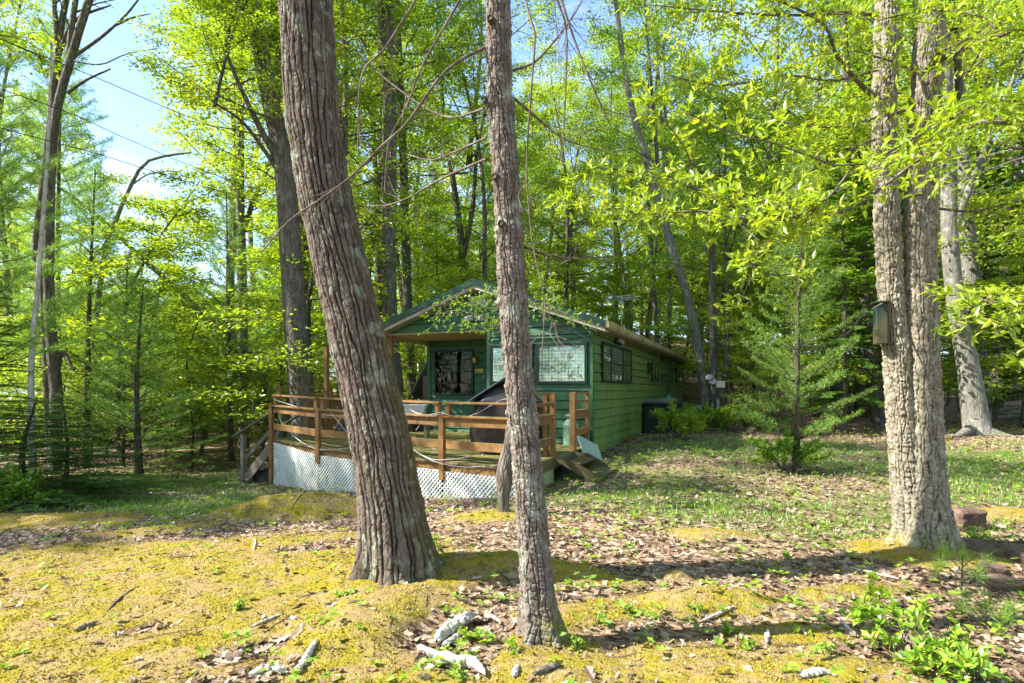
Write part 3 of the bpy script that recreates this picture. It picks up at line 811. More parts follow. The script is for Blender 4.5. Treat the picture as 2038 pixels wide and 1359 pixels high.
# inner framing (keeps the space under the deck dark)
def post(x, y, z0, z1, s_=.09, mat='rail', name='railing_post', par=None):
    return MB().box(x - s_ / 2, x + s_ / 2, y - s_ / 2, y + s_ / 2, z0, z1, .005).build(name, M[mat], par or deck)
def offs(a, b, d):
    t = np.array(b[:2]) - np.array(a[:2]); t = t / np.linalg.norm(t); return np.array([-t[1], t[0], 0]) * d
def run(a, b, za, zb, mid=True, top=True, shorts=True, mt='rail', tz=.94, inset=.0):
    """one bay of railing between two posts; za/zb deck height at the ends"""
    A = np.array([a[0], a[1], za]); B_ = np.array([b[0], b[1], zb])
    d = (B_ - A) / np.linalg.norm(B_ - A); A2 = A + d * .05; B2 = B_ - d * .05
    up = np.array([0, 0, 1.0])
    seg('main_rail', A2 + up * .635, B2 + up * .635, .038, .14, M[mt])
    seg('rail_cap', A2 + up * .72, B2 + up * .72, .15, .035, M[mt])
    if mid: seg('lower_rail', A2 + up * .27, B2 + up * .27, .038, .135, M[mt])
    if top:
        seg('top_rail', A2 + up * tz, B2 + up * tz, .10, .035, M[mt])
        if shorts:
            for t in (.04, .96):
                p = A2 + (B2 - A2) * t; MB().box(p[0] - .04, p[0] + .04, p[1] - .02, p[1] + .06, p[2] + .74, p[2] + tz - .018, .004).build('short_post', M[mt], deck)
PF = [FR[0], FR[1], FR[2], FR[3], FR[4]]
out = -.035
for i, p in enumerate(PF):
    zb = -.30 if 0 < i < 4 else (-.5 if i == 4 else -.4)
    if i == 4: post(p[0], p[1] - .03, gz(*CW(p[0], p[1])[:2]) - .05, p[2] + .77, .095)
    else: post(p[0] + (-.05 if i == 0 else 0), p[1] - .02 + (.06 if i == 0 else 0), p[2] - .30, p[2] + (.76 if i else .98), .09)
for i in range(4): run(PF[i], PF[i + 1], PF[i][2], PF[i + 1][2])
# right side
post(-.045, -2.37, .47, 1.57); run((-.045, -3.92), (-.045, -2.42), .47, .47, tz=1.08, shorts=False)
seg('inner_rail', (-.05, -3.9, 1.35), (-.05, -2.42, 1.38), .04, .06, M['rail'])
post(-.16, -2.40, .40, 1.55, .085)
post(-.045, -1.18, .47, 1.57, .11); post(-.045, -.18, .47, 1.57, .075)
seg('main_rail', (-.045, -1.12, 1.13), (-.045, -.22, 1.13), .038, .14, M['rail']); seg('rail_cap', (-.045, -1.12, 1.22), (-.045, -.22, 1.22), .12, .03, M['rail'])
seg('lower_rail', (-.045, -1.12, .80), (-.045, -.22, .80), .038, .14, M['rail']); seg('top_rail', (-.045, -1.15, 1.56), (-.045, -.2, 1.56), .08, .03, M['rail'])
seg('inner_rail', (-.05, -1.12, 1.40), (-.05, -.22, 1.40), .04, .04, M['rail'])
# left side: stair opening at the front, then the raised rail
post(-6.38, -.57, .3, 1.70); post(-6.38, -1.35, .2, 1.32, .085)
seg('top_rail', (-6.40, -2.30, 1.68), (-6.40, -.55, 1.70), .09, .035, M['rail']); seg('inner_rail', (-6.40, -2.28, 1.50), (-6.40, -.6, 1.52), .04, .05, M['rail'])
post(-6.38, -2.20, 1.33, 1.665, .07)
seg('main_rail', (-6.38, -1.30, 1.28), (-6.38, .9, 1.28), .038, .14, M['rail']); seg('lower_rail', (-6.38, -1.30, .86), (-6.38, .9, .86), .038, .14, M['rail'])
seg('rail_cap', (-6.38, -1.30, 1.37), (-6.38, .9, 1.37), .14, .035, M['rail'])
post(-6.38, .92, .3, 1.45); run((-6.38, .92), (-5.15, .92), .57, .57, top=False)
hp = post(-6.30, -.80, .3, 2.66, .10, name='hanger_post')
th = np.linspace(0, pi * 1.2, 9)
MB().tube([(-6.30, -.80 + .0, 2.64)] + [(-6.30 - .07 * sin(t) * 1.2, -.80, 2.75 + .07 - .07 * cos(t) * 1.3) for t in th], .008, 6).build('hook', M['black'], hp)
# cross braces
seg('brace', (-4.5, -2.6, .87), (-4.9, -2.0, 1.0), .03, .06, M['oldwood'])

def lattice(name, a, b, za, zb, ga, gb, mat, step=.078, wd=.029, lift=0):
    """lattice between ground and deck along a-b: two layers of crossing slats"""
    a = np.array(a, float); b = np.array(b, float); L = np.linalg.norm(b - a); t = (b - a) / L; nrm = np.array([-t[1], t[0]])
    if nrm[1] > 0: nrm = -nrm
    m = MB()
    def zt(s): return za + (zb - za) * s / L
    def zg(s): return ga + (gb - ga) * s / L
    H = max(za - ga, zb - gb) + .02
    for lay, sgn in ((0, 1), (1, -1)):
        s0 = -H - .2
        while s0 < L + H + .2:
            # slat centre line: s = s0 + sgn*(z - zmin)
            zmin = min(ga, gb)
            pts = []
            for zz_ in (zmin - .3, zmin + H + .5):
                pts.append((s0 + sgn * (zz_ - zmin), zz_))
            # clip to 0..L and zg..zt
            P0 = np.array(pts[0]); P1 = np.array(pts[1]); tt = np.linspace(0, 1, 160); Q = P0 + (P1 - P0) * tt[:, None]
            ok = (Q[:, 0] > 0.0) & (Q[:, 0] < L) & (Q[:, 1] > zg(Q[:, 0])) & (Q[:, 1] < zt(Q[:, 0]))
            if ok.sum() > 2:
                i0, i1 = np.where(ok)[0][[0, -1]]
                hw = wd / 2 * sqrt(2) ; off = .010 * lay
                c = []
                for (s_, zz_) in (Q[i0], Q[i1]):
                    for o_ in (-hw / 1.0, hw / 1.0):
                        s2 = min(max(s_ + o_, 0), L)
                        c.append((s2, zz_))
                (sa, z_a), (sb, z_b), (sc, z_c), (sd2, z_d) = c
                def W3(s_, zz_, o_): p = a + t * s_ + nrm * o_; return (p[0], p[1], zz_)
                m.hexa([W3(sa, z_a, off), W3(sb, z_b, off), W3(sd2, z_d, off), W3(sc, z_c, off), W3(sa, z_a, off + .008), W3(sb, z_b, off + .008), W3(sd2, z_d, off + .008), W3(sc, z_c, off + .008)])
            s0 += step
    o = m.build(name, M[mat], deck); o['kind'] = 'stuff'; return o
for i in range(4):
    a, b = FR[i], FR[i + 1]
    ga, gb = gz(*CW(a[0], a[1])[:2]) - .01, gz(*CW(b[0], b[1])[:2]) - .01
    lattice('lattice_panel', a[:2], b[:2], a[2] - .155 if i else a[2] - .155, b[2] - .155 if i < 3 else b[2] - .06, ga, gb, 'lattice')
lattice('lattice_panel', (-.005, -3.96), (-.005, -2.40), .29, .29, gz(*CW(0, -3.98)[:2]), gz(*CW(0, -2.4)[:2]), 'lattice_green', step=.10, wd=.030)
# joists and dark ground boards beneath, so no daylight shows through the deck
for yy in (-3.3, -2.6, -1.9, -1.2, -.5, .2, .9): seg('joist', (-6.3 if yy > -2.2 else (-4.3 if yy > -2.9 else -2.4), yy, .37), (-.1, yy, .37), .04, .14, M['step'])
seg('ground_board', CL(*P(560, 970, 12.3)[:2]) + (gz(*P(560, 970, 12.3)[:2]) + .02,), CL(*P(720, 985, 10.45)[:2]) + (gz(*P(720, 985, 10.45)[:2]) + .02,), .14, .04, M['oldwood'])
seg('ground_board', CL(*P(860, 996, 9.25)[:2]) + (gz(*P(860, 996, 9.25)[:2]) + .02,), CL(*P(985, 996, 8.55)[:2]) + (gz(*P(985, 996, 8.55)[:2]) + .02,), .12, .04, M['oldwood'])
# leaves and moss blown on the deck
def scatter_leaves(n, fx, fy, fz, size=(.05, .1), tilt=.35, lift=.012):
    """dry leaves as curled six-point blades; returns V, quads"""
    a = rng.uniform(0, 2 * pi, n); s = rng.uniform(size[0], size[1], n); w = s * rng.uniform(.35, .6, n)
    ux = np.stack([np.cos(a), np.sin(a), rng.normal(0, tilt, n)], 1); ux /= np.linalg.norm(ux, axis=1)[:, None]
    vx = np.stack([-np.sin(a), np.cos(a), rng.normal(0, tilt, n)], 1); vx -= (vx * ux).sum(1)[:, None] * ux; vx /= np.linalg.norm(vx, axis=1)[:, None]
    nz = np.cross(ux, vx)
    c = np.stack([fx, fy, fz + lift + rng.uniform(0, .02, n)], 1)
    curl = rng.uniform(-.1, .45, n); fold = rng.uniform(-.3, .5, n)
    out = []
    for (u, v) in ((-.5, 0), (-.22, -.42), (-.15, .45), (0, 0), (.18, -.5), (.22, .42), (.5, .04), (-.02, -.2), (.02, .22)):
        zc = curl * (u * u) * 1.6 + fold * abs(v)
        out.append(c + ux * (u * s)[:, None] + vx * (v * w * 1.3)[:, None] + nz * (zc * s)[:, None])
    V = np.stack(out, 1).reshape(-1, 3)
    b = np.arange(n)[:, None] * 9
    q = np.concatenate([b + np.array([[0, 1, 7, 3]]), b + np.array([[0, 3, 8, 2]]), b + np.array([[3, 7, 4, 6]]), b + np.array([[3, 6, 5, 8]])])
    return V, q
n = 900
lx = rng.uniform(-6.2, -.2, n); ly = rng.uniform(-3.7, .0, n)
fe = np.interp(lx, FR[::-1, 0], FR[::-1, 1]); fz_ = np.interp(lx, FR[::-1, 0], FR[::-1, 2])
keep = (ly > fe + .1) & (rng.random(n) < np.clip(.15 + .9 * (ly + 2.5) / 2.5, .05, 1))
V, q = scatter_leaves(keep.sum(), lx[keep], ly[keep], fz_[keep], (.04, .08))
o = MB().add(V, q).build('leaves_on_deck', M['litter']); o.location = CO; o.rotation_euler = (0, 0, YAW)
tag(o, 'dry brown leaves scattered on the mossy deck boards', 'leaves', kind='stuff')

# steps
st = tag(empty('wooden_steps', CO, YAW), 'two damp wooden steps at the deck opening beside the cabin corner', 'steps')
gR = gz(*CW(.8, -1.8)[:2])
def hexbar(c, mat, name, par): return MB().hexa(c).build(name, mat, par)
for yy in (-2.40, -1.30):
    hexbar([(.02, yy - .02, .42), (.30, yy - .02, .42), (.30, yy + .02, .42), (.02, yy + .02, .42), (.02, yy - .02, .44), (.3, yy - .02, .44), (.3, yy + .02, .44), (.02, yy + .02, .44)], M['step'], 'bracket', st)
    hexbar([(.62, yy - .02, gR - .03), (.95, yy - .02, gR - .03), (.95, yy + .02, gR - .03), (.62, yy + .02, gR - .03), (.0, yy - .02, .42), (.32, yy - .02, .42), (.32, yy + .02, .42), (.0, yy + .02, .42)], M['step'], 'stringer', st)
for (x0, x1, z_) in ((.10, .42, .33), (.50, .86, .17)):
    MB().box(x0, x1, -2.375, -1.325, z_, z_ + .04, .005).build('tread', M['step'], st)
    MB().box(x0 + .02, x0 + .04, -2.37, -1.33, z_ - .12, z_ - .001).build('riser', M['black'], st)
st2 = tag(empty('wooden_stairs', CO, YAW), 'weathered deck stairs with slanting handrails on the side away from the cabin corner', 'stairs')
gL = gz(*CW(-7.3, -1.9)[:2])
for i, (x0, z_) in enumerate(((-6.75, .30), (-7.05, .03), (-7.40, -.22))):
    MB().box(x0 - .02, x0 + .32, -2.30 - (.1 if i == 2 else 0), -1.35, gL + .08 + (2 - i) * .24, gL + .12 + (2 - i) * .24, .005).build('tread', M['oldwood'], st2)
for yy in (-2.32, -1.30):
    MB().bar((-6.46, yy, .42), (-7.30, yy, gL + .05), .04, .2).build('stringer', M['oldwood'], st2)
    MB().bar((-6.30, yy - .01, 1.22), (-7.62, yy - .01, gL + 1.02), .09, .035).build('handrail', M['oldwood'], st2)
    MB().bar((-6.42, yy, .82), (-7.25, yy, gL + .55), .035, .09).build('lower_handrail', M['oldwood'], st2)
    MB().box(-7.36, -7.27, yy - .045, yy + .045, gL - .05, gL + 1.08, .004).build('stair_post', M['oldwood'], st2)
MB().box(-7.1, -6.6, -2.28, -1.38, gL, gL + .3).build('stair_dark_fill', M['black'], st2)  # added black block that paints the space under the treads dark

# objects on and around the deck
gr = tag(empty('covered_grill', CO, YAW), 'grill under a dirty black vinyl cover on the deck by the railing', 'grill')
gx0, gy0 = CL(*P(1012, 905, 10.3)[:2]); gx0 = float(gx0); gy0 = float(gy0)
cv = MB()
rings0 = np.array([(.60, .30, .15), (.62, .33, .45), (.60, .32, .80), (.62, .33, .93), (.36, .27, 1.17), (.12, .10, 1.33), (.0, .0, 1.335)])
rings = [tuple(np.interp(t, np.arange(7), rings0[:, k]) for k in range(3)) for t in np.linspace(0, 6, 37)]
nn = 96; Vv = []
for hx, hy, zz_ in rings:
    for k in range(nn):
        t = 2 * pi * k / nn
        e = 4.5
        rx = hx * abs(cos(t)) ** (2 / e) * np.sign(cos(t)); ry = hy * abs(sin(t)) ** (2 / e) * np.sign(sin(t))
        w_ = 1 + .05 * sin(t * 9 + zz_ * 5) * (1.3 - zz_) + .16 * (float(vnoise(cos(t) * 3.2 + zz_ * .8, sin(t) * 3.2, zz_ * 2.6)) - .5) + .05 * (float(vnoise(cos(t) * 11, sin(t) * 11, zz_ * 5)) - .5)
        Vv.append((gx0 + rx * w_, gy0 + ry * w_, ZD + zz_ + .02 * sin(t * 5) * (zz_ < .3)))
qq = [[r * nn + k, r * nn + (k + 1) % nn, (r + 1) * nn + (k + 1) % nn, (r + 1) * nn + k] for r in range(len(rings) - 1) for k in range(nn)]
cv.add(Vv, qq).build('vinyl_cover', M['cover'], gr, True)
for sx_ in (-.38, .38):
    for sy_ in (-.2, .2):
        MB().tube([(gx0 + sx_, gy0 + sy_ - .025, ZD + .075), (gx0 + sx_, gy0 + sy_ + .025, ZD + .075)], .07, 14).build('wheel', M['black'], gr)
tp = tag(MB().add([(gx0 - .66, gy0 - .36, ZD + .92), (gx0 + .1, gy0 - .38, ZD + 1.36), (gx0 + .1, gy0 + .3, ZD + 1.38), (gx0 - .62, gy0 + .34, ZD + .94),
                   (gx0 - .66, gy0 - .36, ZD + .935), (gx0 + .1, gy0 - .38, ZD + 1.375), (gx0 + .1, gy0 + .3, ZD + 1.395), (gx0 - .62, gy0 + .34, ZD + .955)],
                  [[0, 3, 2, 1], [4, 5, 6, 7], [0, 1, 5, 4], [1, 2, 6, 5], [2, 3, 7, 6], [3, 0, 4, 7]]).build('tarp_sheet', M['tarp']), 'blue grey sheet folded over one shoulder of the covered grill', 'tarp')
tp.location = CO; tp.rotation_euler = (0, 0, YAW)
can = tag(empty('milk_can', CW(-.36, -.30, ZD)), 'mint green painted milk can standing by the cabin corner on the deck', 'milk can')
MB().lathe([(0, 0), (.16, 0), (.165, .02), (.16, .06), (.16, .40), (.165, .41), (.165, .43), (.155, .44), (.12, .50), (.09, .53), (.085, .57), (.10, .60)], 28).build('body', M['can'], can, True)
MB().lathe([(.0, .60), (.135, .60), (.14, .615), (.12, .64), (.06, .655), (0, .66)], 28).build('lid', M['can'], can, True)
for s_ in (-1, 1):
    t = np.linspace(0, pi, 8); MB().tube([(s_ * (.15 + .03 * sin(a)), 0, .40 + .035 * (1 - cos(a))) for a in t], .008, 6).build('handle', M['can'], can)
# table with a plastic tub
tx, ty = CL(*P(822, 830, 12.1)[:2]); tx = float(tx); ty = float(ty)
tb = tag(empty('patio_table', CW(tx, ty, .51)), 'small wooden table behind the deck railing carrying a plastic tub', 'table')
MB().box(-.34, .34, -.28, .28, .55, .585, .006).build('table_top', M['oldwood'], tb)
for sx_ in (-.29, .29):
    for sy_ in (-.23, .23): MB().box(sx_ - .022, sx_ + .022, sy_ - .022, sy_ + .022, 0, .55).build('leg', M['oldwood'], tb)
tub = tag(empty('plastic_tub', CW(tx, ty, .51 + .587)), 'clouded plastic tub heaped with dead leaves on the table behind the railing', 'tub')
tv = MB(); tv.hexa([(-.22, -.16, 0), (.22, -.16, 0), (.22, .16, 0), (-.22, .16, 0), (-.27, -.2, .20), (.27, -.2, .20), (.27, .2, .20), (-.27, .2, .20)]); tv.box(-.29, .29, -.22, .22, .20, .222, .004)
tv.build('body', M['white'], tub)
V, q = scatter_leaves(160, rng.uniform(-.25, .25, 160), rng.uniform(-.18, .18, 160), .22 + rng.uniform(0, .06, 160), (.06, .12), .6)
o = MB().add(V, q).build('dead_leaves', M['litter'], tub); o['kind'] = 'stuff'

rope = tag(empty('looped_cord', (0, 0, 0)), 'slack grey cord looped along the outside of the deck railing', 'cord')
def cord(pl, r=.006, name='cord_loop', par=None, mat='rope'):
    pts = resample([P(*p) for p in pl], 30)
    return MB().tube(pts, r, 6).build(name, M[mat], par or rope)
cord([(545, 795, 12.35), (570, 803, 12.1), (610, 815, 11.5), (650, 826, 10.95), (700, 828, 10.5), (740, 830, 10.2)])
cord([(553, 808, 12.3), (560, 840, 12.2), (590, 872, 11.9), (625, 892, 11.2), (660, 895, 10.9), (720, 888, 10.5)], .007)
cord([(800, 805, 9.9), (830, 822, 9.75), (860, 826, 9.5), (884, 823, 9.2)], .007)
cord([(884, 823, 9.2), (915, 831, 9.1), (950, 822, 9.0), (1000, 795, 8.8), (1026, 800, 8.5)], .006)
cord([(818, 892, 9.7), (850, 910, 9.4), (880, 915, 9.15), (930, 909, 9.1), (975, 893, 9.0)], .007)
cord([(828, 900, 9.65), (870, 920, 9.15), (920, 929, 9.0), (960, 928, 8.85), (1004, 922, 8.6), (1024, 905, 8.42)], .006)
cord([(828, 856, 9.7), (842, 838, 9.6), (860, 824, 9.4), (884, 820, 9.2)], .006)
cord([(652, 812, 11.0), (666, 830, 10.8), (690, 860, 10.6)], .006)

lb = tag(MB().bar((.33, -.95, .17), (.06, -.55, .62), .62, .015, up=(.9, -.3, .45)).build('leaning_board', M['panel']), 'pale grey green board propped against the deck beside the steps', 'board')
lb.data.transform(__import__('mathutils').Matrix.Identity(4)); lb.location = CO; lb.rotation_euler = (0, 0, YAW)

# storage bin etc at the side wall
bx0 = empty('storage_bin', CW(.42, 6.3, gz(*CW(.5, 6.3)[:2])), YAW)
tag(bx0, 'dark green ribbed plastic storage bin against the side wall', 'storage bin')
mb = MB().box(-.36, .55, -.75, .75, -.02, .86, .03)
mb.build('body', M['bin'], bx0)
for k in range(9): MB().box(-.33 + k * .1, -.29 + k * .1, -.775, -.752, .05, .80, .004).build('rib', M['bin'], bx0)
MB().box(-.40, .60, -.80, .80, .862, .91, .02).build('lid', M['bin'], bx0)
o = tag(MB().box(-.42, .45, -.55, .75, .0, .12, .01).build('grey_slab', M['slab']), 'grey concrete slab lying on the lid of the dark storage bin', 'slab'); o.location = CW(.40, 6.5, gz(*CW(.5, 6.3)[:2]) + .92); o.rotation_euler = (0, 0, YAW)
bagV = MB().lathe([(0, 0), (.20, .0), (.25, .12), (.20, .28), (.08, .36), (.12, .42), (0, .40)], 14)
o = tag(bagV.build('rubbish_bag', M['teal'], None, True), 'dark teal bag slumped behind the slab on the storage bin', 'bag'); o.location = CW(.42, 8.0, gz(*CW(.5, 7.9)[:2]) + .75)
o = tag(MB().box(-.25, .25, -.25, .25, 0, .75, .03).build('crate', M['bin']), 'dark green crate standing behind the storage bin under the teal bag', 'crate'); o.location = CW(.42, 8.0, gz(*CW(.5, 7.9)[:2])); o.rotation_euler = (0, 0, YAW)
o = tag(MB().lathe([(0, 0), (.26, 0), (.30, .5), (.31, .52), (.28, .52), (.25, .06), (0, .05)], 24).build('blue_tub', M['blue'], None, True), 'light blue plastic tub half hidden in bushes past the storage bin', 'tub'); o.location = CW(1.3, 8.2, gz(*CW(1.3, 8.2)[:2]) + .25)
o = tag(MB().box(-.3, .3, -.3, .3, 0, .28, .01).build('block', M['slab']), 'grey block under the light blue tub', 'block'); o.location = CW(1.3, 8.2, gz(*CW(1.3, 8.2)[:2]) - .02)

# utility pole with meters
up_ = P(1421, 850, 20); ub = tag(empty('utility_pole', (up_[0], up_[1], gz(up_[0], up_[1]))), 'dark wooden utility pole with electric meter boxes past the cabin end', 'pole')
MB().tube(resample([(0, 0, -.2), (-.02, 0, 3), (-.08, 0, 6.5)], 14), np.linspace(.14, .11, 14), 12).build('pole_shaft', M['bark_far'], ub, True)
MB().tube([(.08, -.15, 0), (.08, -.15, 1.0)], .05, 8).build('conduit', M['metal'], ub)
for (a, zz_) in ((-.22, 1.75), (-.12, 1.62)):
    MB().tube([(a, -.28, zz_), (a, -.12, zz_)], .11, 16).build('meter', M['metal'], ub)
MB().box(.0, .30, -.24, -.13, 1.40, 1.62, .01).build('meter_box', M['white'], ub)

# birdhouse on twin trunk
bb = P(1752, 645, 5.75)
bh = tag(empty('nest_box', bb, radians(-18)), 'flat dark green wooden box hung on the left stem of the twin tree', 'nest box')
MB().box(-.05, .05, -.06, .06, -.20, .20, .005).build('body', M['birdbox'], bh)
MB().box(-.07, .06, -.08, .08, .203, .222, .004).build('lid', M['birdbox'], bh)
MB().box(.052, .072, -.045, .045, -.22, .24, .003).build('backboard', M['brown'], bh)

# far structures on the left
sp_ = P(75, 850, 26)
shed = tag(empty('far_shed', (sp_[0], sp_[1], gz(sp_[0], sp_[1])), .3), 'low dark brown shed with a blue grey roof behind the left pines', 'shed')
MB().box(-3.2, 2.4, 0, 3, 0, 1.9, .01).build('wall', M['brown'], shed)
MB().hexa([(-3.5, -.5, 1.95), (2.7, -.5, 1.95), (2.7, 3.3, 2.6), (-3.5, 3.3, 2.6), (-3.5, -.5, 2.03), (2.7, -.5, 2.03), (2.7, 3.3, 2.68), (-3.5, 3.3, 2.68)]).build('roof', M['shed_roof'], shed)
MB().box(-1.2, -.4, -.04, -.002, .05, 1.8).build('door', M['black'], shed)
tp_ = P(500, 815, 36)
tr = tag(empty('white_trailer', (tp_[0], tp_[1], gz(tp_[0], tp_[1])), .15), 'white trailer glimpsed between trees far beyond the deck stairs', 'trailer')
MB().box(-3.0, 3.2, 0, 2.3, .45, 2.5, .12).build('body', M['white'], tr)
for a in (-2.0, .2, 1.8): MB().box(a, a + .8, -.03, -.002, 1.4, 2.0, .005).build('window', M['frame_dk'], tr)
for a in (-1, 1.0): MB().tube([(a, -.02, .35), (a, .2, .35)], .33, 16).build('wheel', M['black'], tr)
fp = P(420, 825, 27)
fe_ = tag(empty('metal_rail', (fp[0], fp[1], gz(fp[0], fp[1]))), 'pale metal pipe rail among the saplings left of the deck stairs', 'rail')
for zz_ in (.75, 1.15): MB().tube([(-.9, 0, zz_), (.7, .1, zz_ + .02)], .04, 8).build('rail_tube', M['metal'], fe_)
for a in (-.8, .0, .65): MB().tube([(a, .05, -.1), (a, .05, 1.2)], .03, 8).build('rail_post', M['metal'], fe_)
sp2 = P(838, 800, 19.5)
s2 = tag(empty('lean_to', (sp2[0], sp2[1], gz(sp2[0], sp2[1])), YAW), 'steep little lean-to with mossy grey shingle roof beyond the porch', 'lean-to')
MB().hexa([(-.5, 0, 1.35), (.30, 0, 2.75), (.30, 2.0, 2.75), (-.5, 2.0, 1.35), (-.56, 0, 1.38), (.26, 0, 2.82), (.26, 2.0, 2.82), (-.56, 2.0, 1.38)]).build('roof', M['slab'], s2)
MB().box(.0, .3, .1, 1.9, 0, 2.2).build('wall', M['oldwood'], s2)
MB().box(-.35, -.02, .3, 1.0, .6, 1.25, .02).build('cabinet', M['teal'], s2)
MB().box(-.42, .0, .2, 1.1, 0, .6).build('stand', M['brown'], s2)

# ------------------------------------------------------------------ near trunks with modelled bark
def bark_trunk(name, axis_pts, rad, nu, zfine, dz, dz_up, cell, depth, mat, parent=None, flare=.3, lobes=5, knots=(), style='ridge', moss_f=None, seed=0, taper_end=None):
    """trunk surface with plates and furrows; axis_pts (x,y,z) upward, rad = [(z, r), ...]"""
    ax = resample(axis_pts, 400)
    z0, z1 = ax[0, 2], ax[-1, 2]
    zs_ = list(np.arange(z0, min(zfine, z1), dz)); v = zs_[-1]
    while v < z1: v += dz_up; zs_.append(min(v, z1))
    zs_ = np.array(zs_); nv = len(zs_)
    cx_ = np.interp(zs_, ax[:, 2], ax[:, 0]); cy_ = np.interp(zs_, ax[:, 2], ax[:, 1])
    r_ = np.interp(zs_, [a for a, b in rad], [b for a, b in rad])
    th = np.arange(nu) * 2 * pi / nu
    T, Z = np.meshgrid(th, zs_); R0 = r_[:, None] * np.ones_like(T)
    h = Z - z0
    R = R0 * (1 + flare * np.exp(-h / .28) * (1 + .45 * np.cos(lobes * T + seed) + .25 * np.cos((lobes - 2) * T + 2 * seed)))
    R = R * (1 + .38 * np.exp(-h / .13) * np.clip(np.cos(lobes * T + seed) + .3 * np.cos(2 * T), 0, 2) ** 1.5)
    R = R * (1 + .05 * (fbm(np.cos(T) * 1.3 + seed, np.sin(T) * 1.3, Z * 1.1, 3) - .5) * 2)
    # jittered-cell bark
    rm = float(np.mean(r_[zs_ < zfine])); ncol = max(6, int(round(2 * pi * rm / cell[0])))
    cxn, cyn, czn = np.cos(T) * rm, np.sin(T) * rm, Z
    wu = (fbm(cxn * 9 + seed, cyn * 9, czn * 3.0, 3) - .5) * (1.3 if style == 'ridge' else .7)
    wz = (fbm(cxn * 14 + 5, cyn * 14 + seed, czn * 9, 2) - .5) * .9
    u = T / (2 * pi) * ncol + wu * sstep(0, 1, 1.0); w = Z / cell[1] + wz
    ui = np.floor(u).astype(int); wi = np.floor(w).astype(int)
    F1 = np.full(u.shape, 9.0); F2 = np.full(u.shape, 9.0); ID = np.zeros(u.shape)
    for du in (-1, 0, 1):
        for dw in (-1, 0, 1):
            a, b = ui + du, wi + dw
            j1 = _tab[(a % ncol) & 63, b & 63, (seed * 3 + 1) & 63]; j2 = _tab[(a % ncol) & 63, b & 63, (seed * 3 + 7) & 63]; j3 = _tab[(a % ncol) & 63, b & 63, 31]
            d = np.hypot((a + .15 + .7 * j1 - u) * (1.25 if style == 'ridge' else 1), (b + .1 + .8 * j2 - w))
            nf = d < F1
            F2 = np.where(nf, F1, np.minimum(F2, d)); ID = np.where(nf, j3, ID); F1 = np.where(nf, d, F1)
    # columns of plates: wandering furrows between them, each column broken by cross cracks of its own
    wig = .9 if style == 'ridge' else 1.15
    uu = T / (2 * pi) * ncol + (fbm(cxn * 7 + seed, cyn * 7, czn * 2.4, 3) - .5) * 1.5 + (fbm(cxn * 30, cyn * 30 + seed, czn * (9 if style == 'ridge' else 22), 3) - .5) * (.55 if style == 'ridge' else .9)
    ui = np.floor(uu).astype(int)
    dL = np.full(uu.shape, 9.0); lo_ = np.full(uu.shape, -9.0); col_ = np.zeros(uu.shape, int)
    fz2 = (2.6 if style == 'ridge' else 7.0)
    for k_ in (-1, 0, 1, 2):
        b_ = ui + k_
        bx_ = b_ + wig * (vnoise((b_ % ncol) * 7.13 + seed, Z * fz2 + (b_ % ncol) * 3.7, seed) - .5)
        dL = np.minimum(dL, np.abs(uu - bx_)); below = bx_ <= uu
        upd = below & (bx_ > lo_); lo_ = np.where(upd, bx_, lo_); col_ = np.where(upd, b_ % ncol, col_)
    hc = cell[1] * (.6 + .9 * _tab[col_ & 63, seed & 63, 5])
    ww = Z / hc + _tab[col_ & 63, 3, seed & 63] * 9 + (fbm(cxn * 26, cyn * 26, czn * 14, 2) - .5) * .8 + .25 * (uu - lo_)
    wi_ = np.floor(ww).astype(int); fw = ww - wi_
    jw = _tab[col_ & 63, wi_ & 63, 17]
    dV = np.minimum(fw, 1 - fw) * hc / cell[0]
    crackV = np.where(jw > (.25 if style == 'ridge' else .1), sstep(0, .16, dV), 1.0)
    ID = _tab[col_ & 63, wi_ & 63, 29]
    fur = sstep(.02, .20, dL)
    fine = fbm(cxn * 75, cyn * 75, czn * (26 if style == 'ridge' else 65), 3) - .5
    rough_ = vnoise(cxn * 150, cyn * 150, czn * 95) - .5
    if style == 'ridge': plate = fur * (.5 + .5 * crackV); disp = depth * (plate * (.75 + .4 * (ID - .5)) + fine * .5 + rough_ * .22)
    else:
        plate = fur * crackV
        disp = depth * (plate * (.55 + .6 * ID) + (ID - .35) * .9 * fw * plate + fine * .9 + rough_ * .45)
    kn = np.zeros_like(R)
    for kz, kt, kr, kh in knots:
        dt = np.abs((T - kt + pi) % (2 * pi) - pi) * rm
        kn += kh * np.exp(-((dt / kr) ** 2 + ((Z - kz) / kr) ** 2)) + kh * .35 * np.exp(-((Z - kz) / (kr * 1.2)) ** 2)
    R = R + disp + kn
    V = np.stack([cx_[:, None] + R * np.cos(T), cy_[:, None] + R * np.sin(T), Z], -1).reshape(-1, 3)
    i = (np.arange(nv - 1)[:, None] * nu + np.arange(nu)[None]).ravel(); k = np.arange(nu)
    i2 = (np.arange(nv - 1)[:, None] * nu + ((k + 1) % nu)[None]).ravel()
    q = np.stack([i, i2, i2 + nu, i + nu], 1)
    ms = np.zeros(u.shape) if moss_f is None else moss_f(T, h)
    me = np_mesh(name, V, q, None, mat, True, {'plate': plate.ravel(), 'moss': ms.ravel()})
    return link(name, me, parent)

def up_pts(pl, Y, top=None, base_z=None):
    p = [P(a, b, Y) for a, b in pl]
    p = sorted(p, key=lambda v: v[2])
    if base_z is not None:
        d = p[1] - p[0]; d = d / max(.01, d[2]); p.insert(0, p[0] + d * (base_z - p[0][2])) if base_z < p[0][2] else None
    if top:
        d = p[-1] - p[-2]; d = d / d[2]; d[:2] *= .5
        p.append(p[-1] + d * (top - p[-1][2]))
    return p
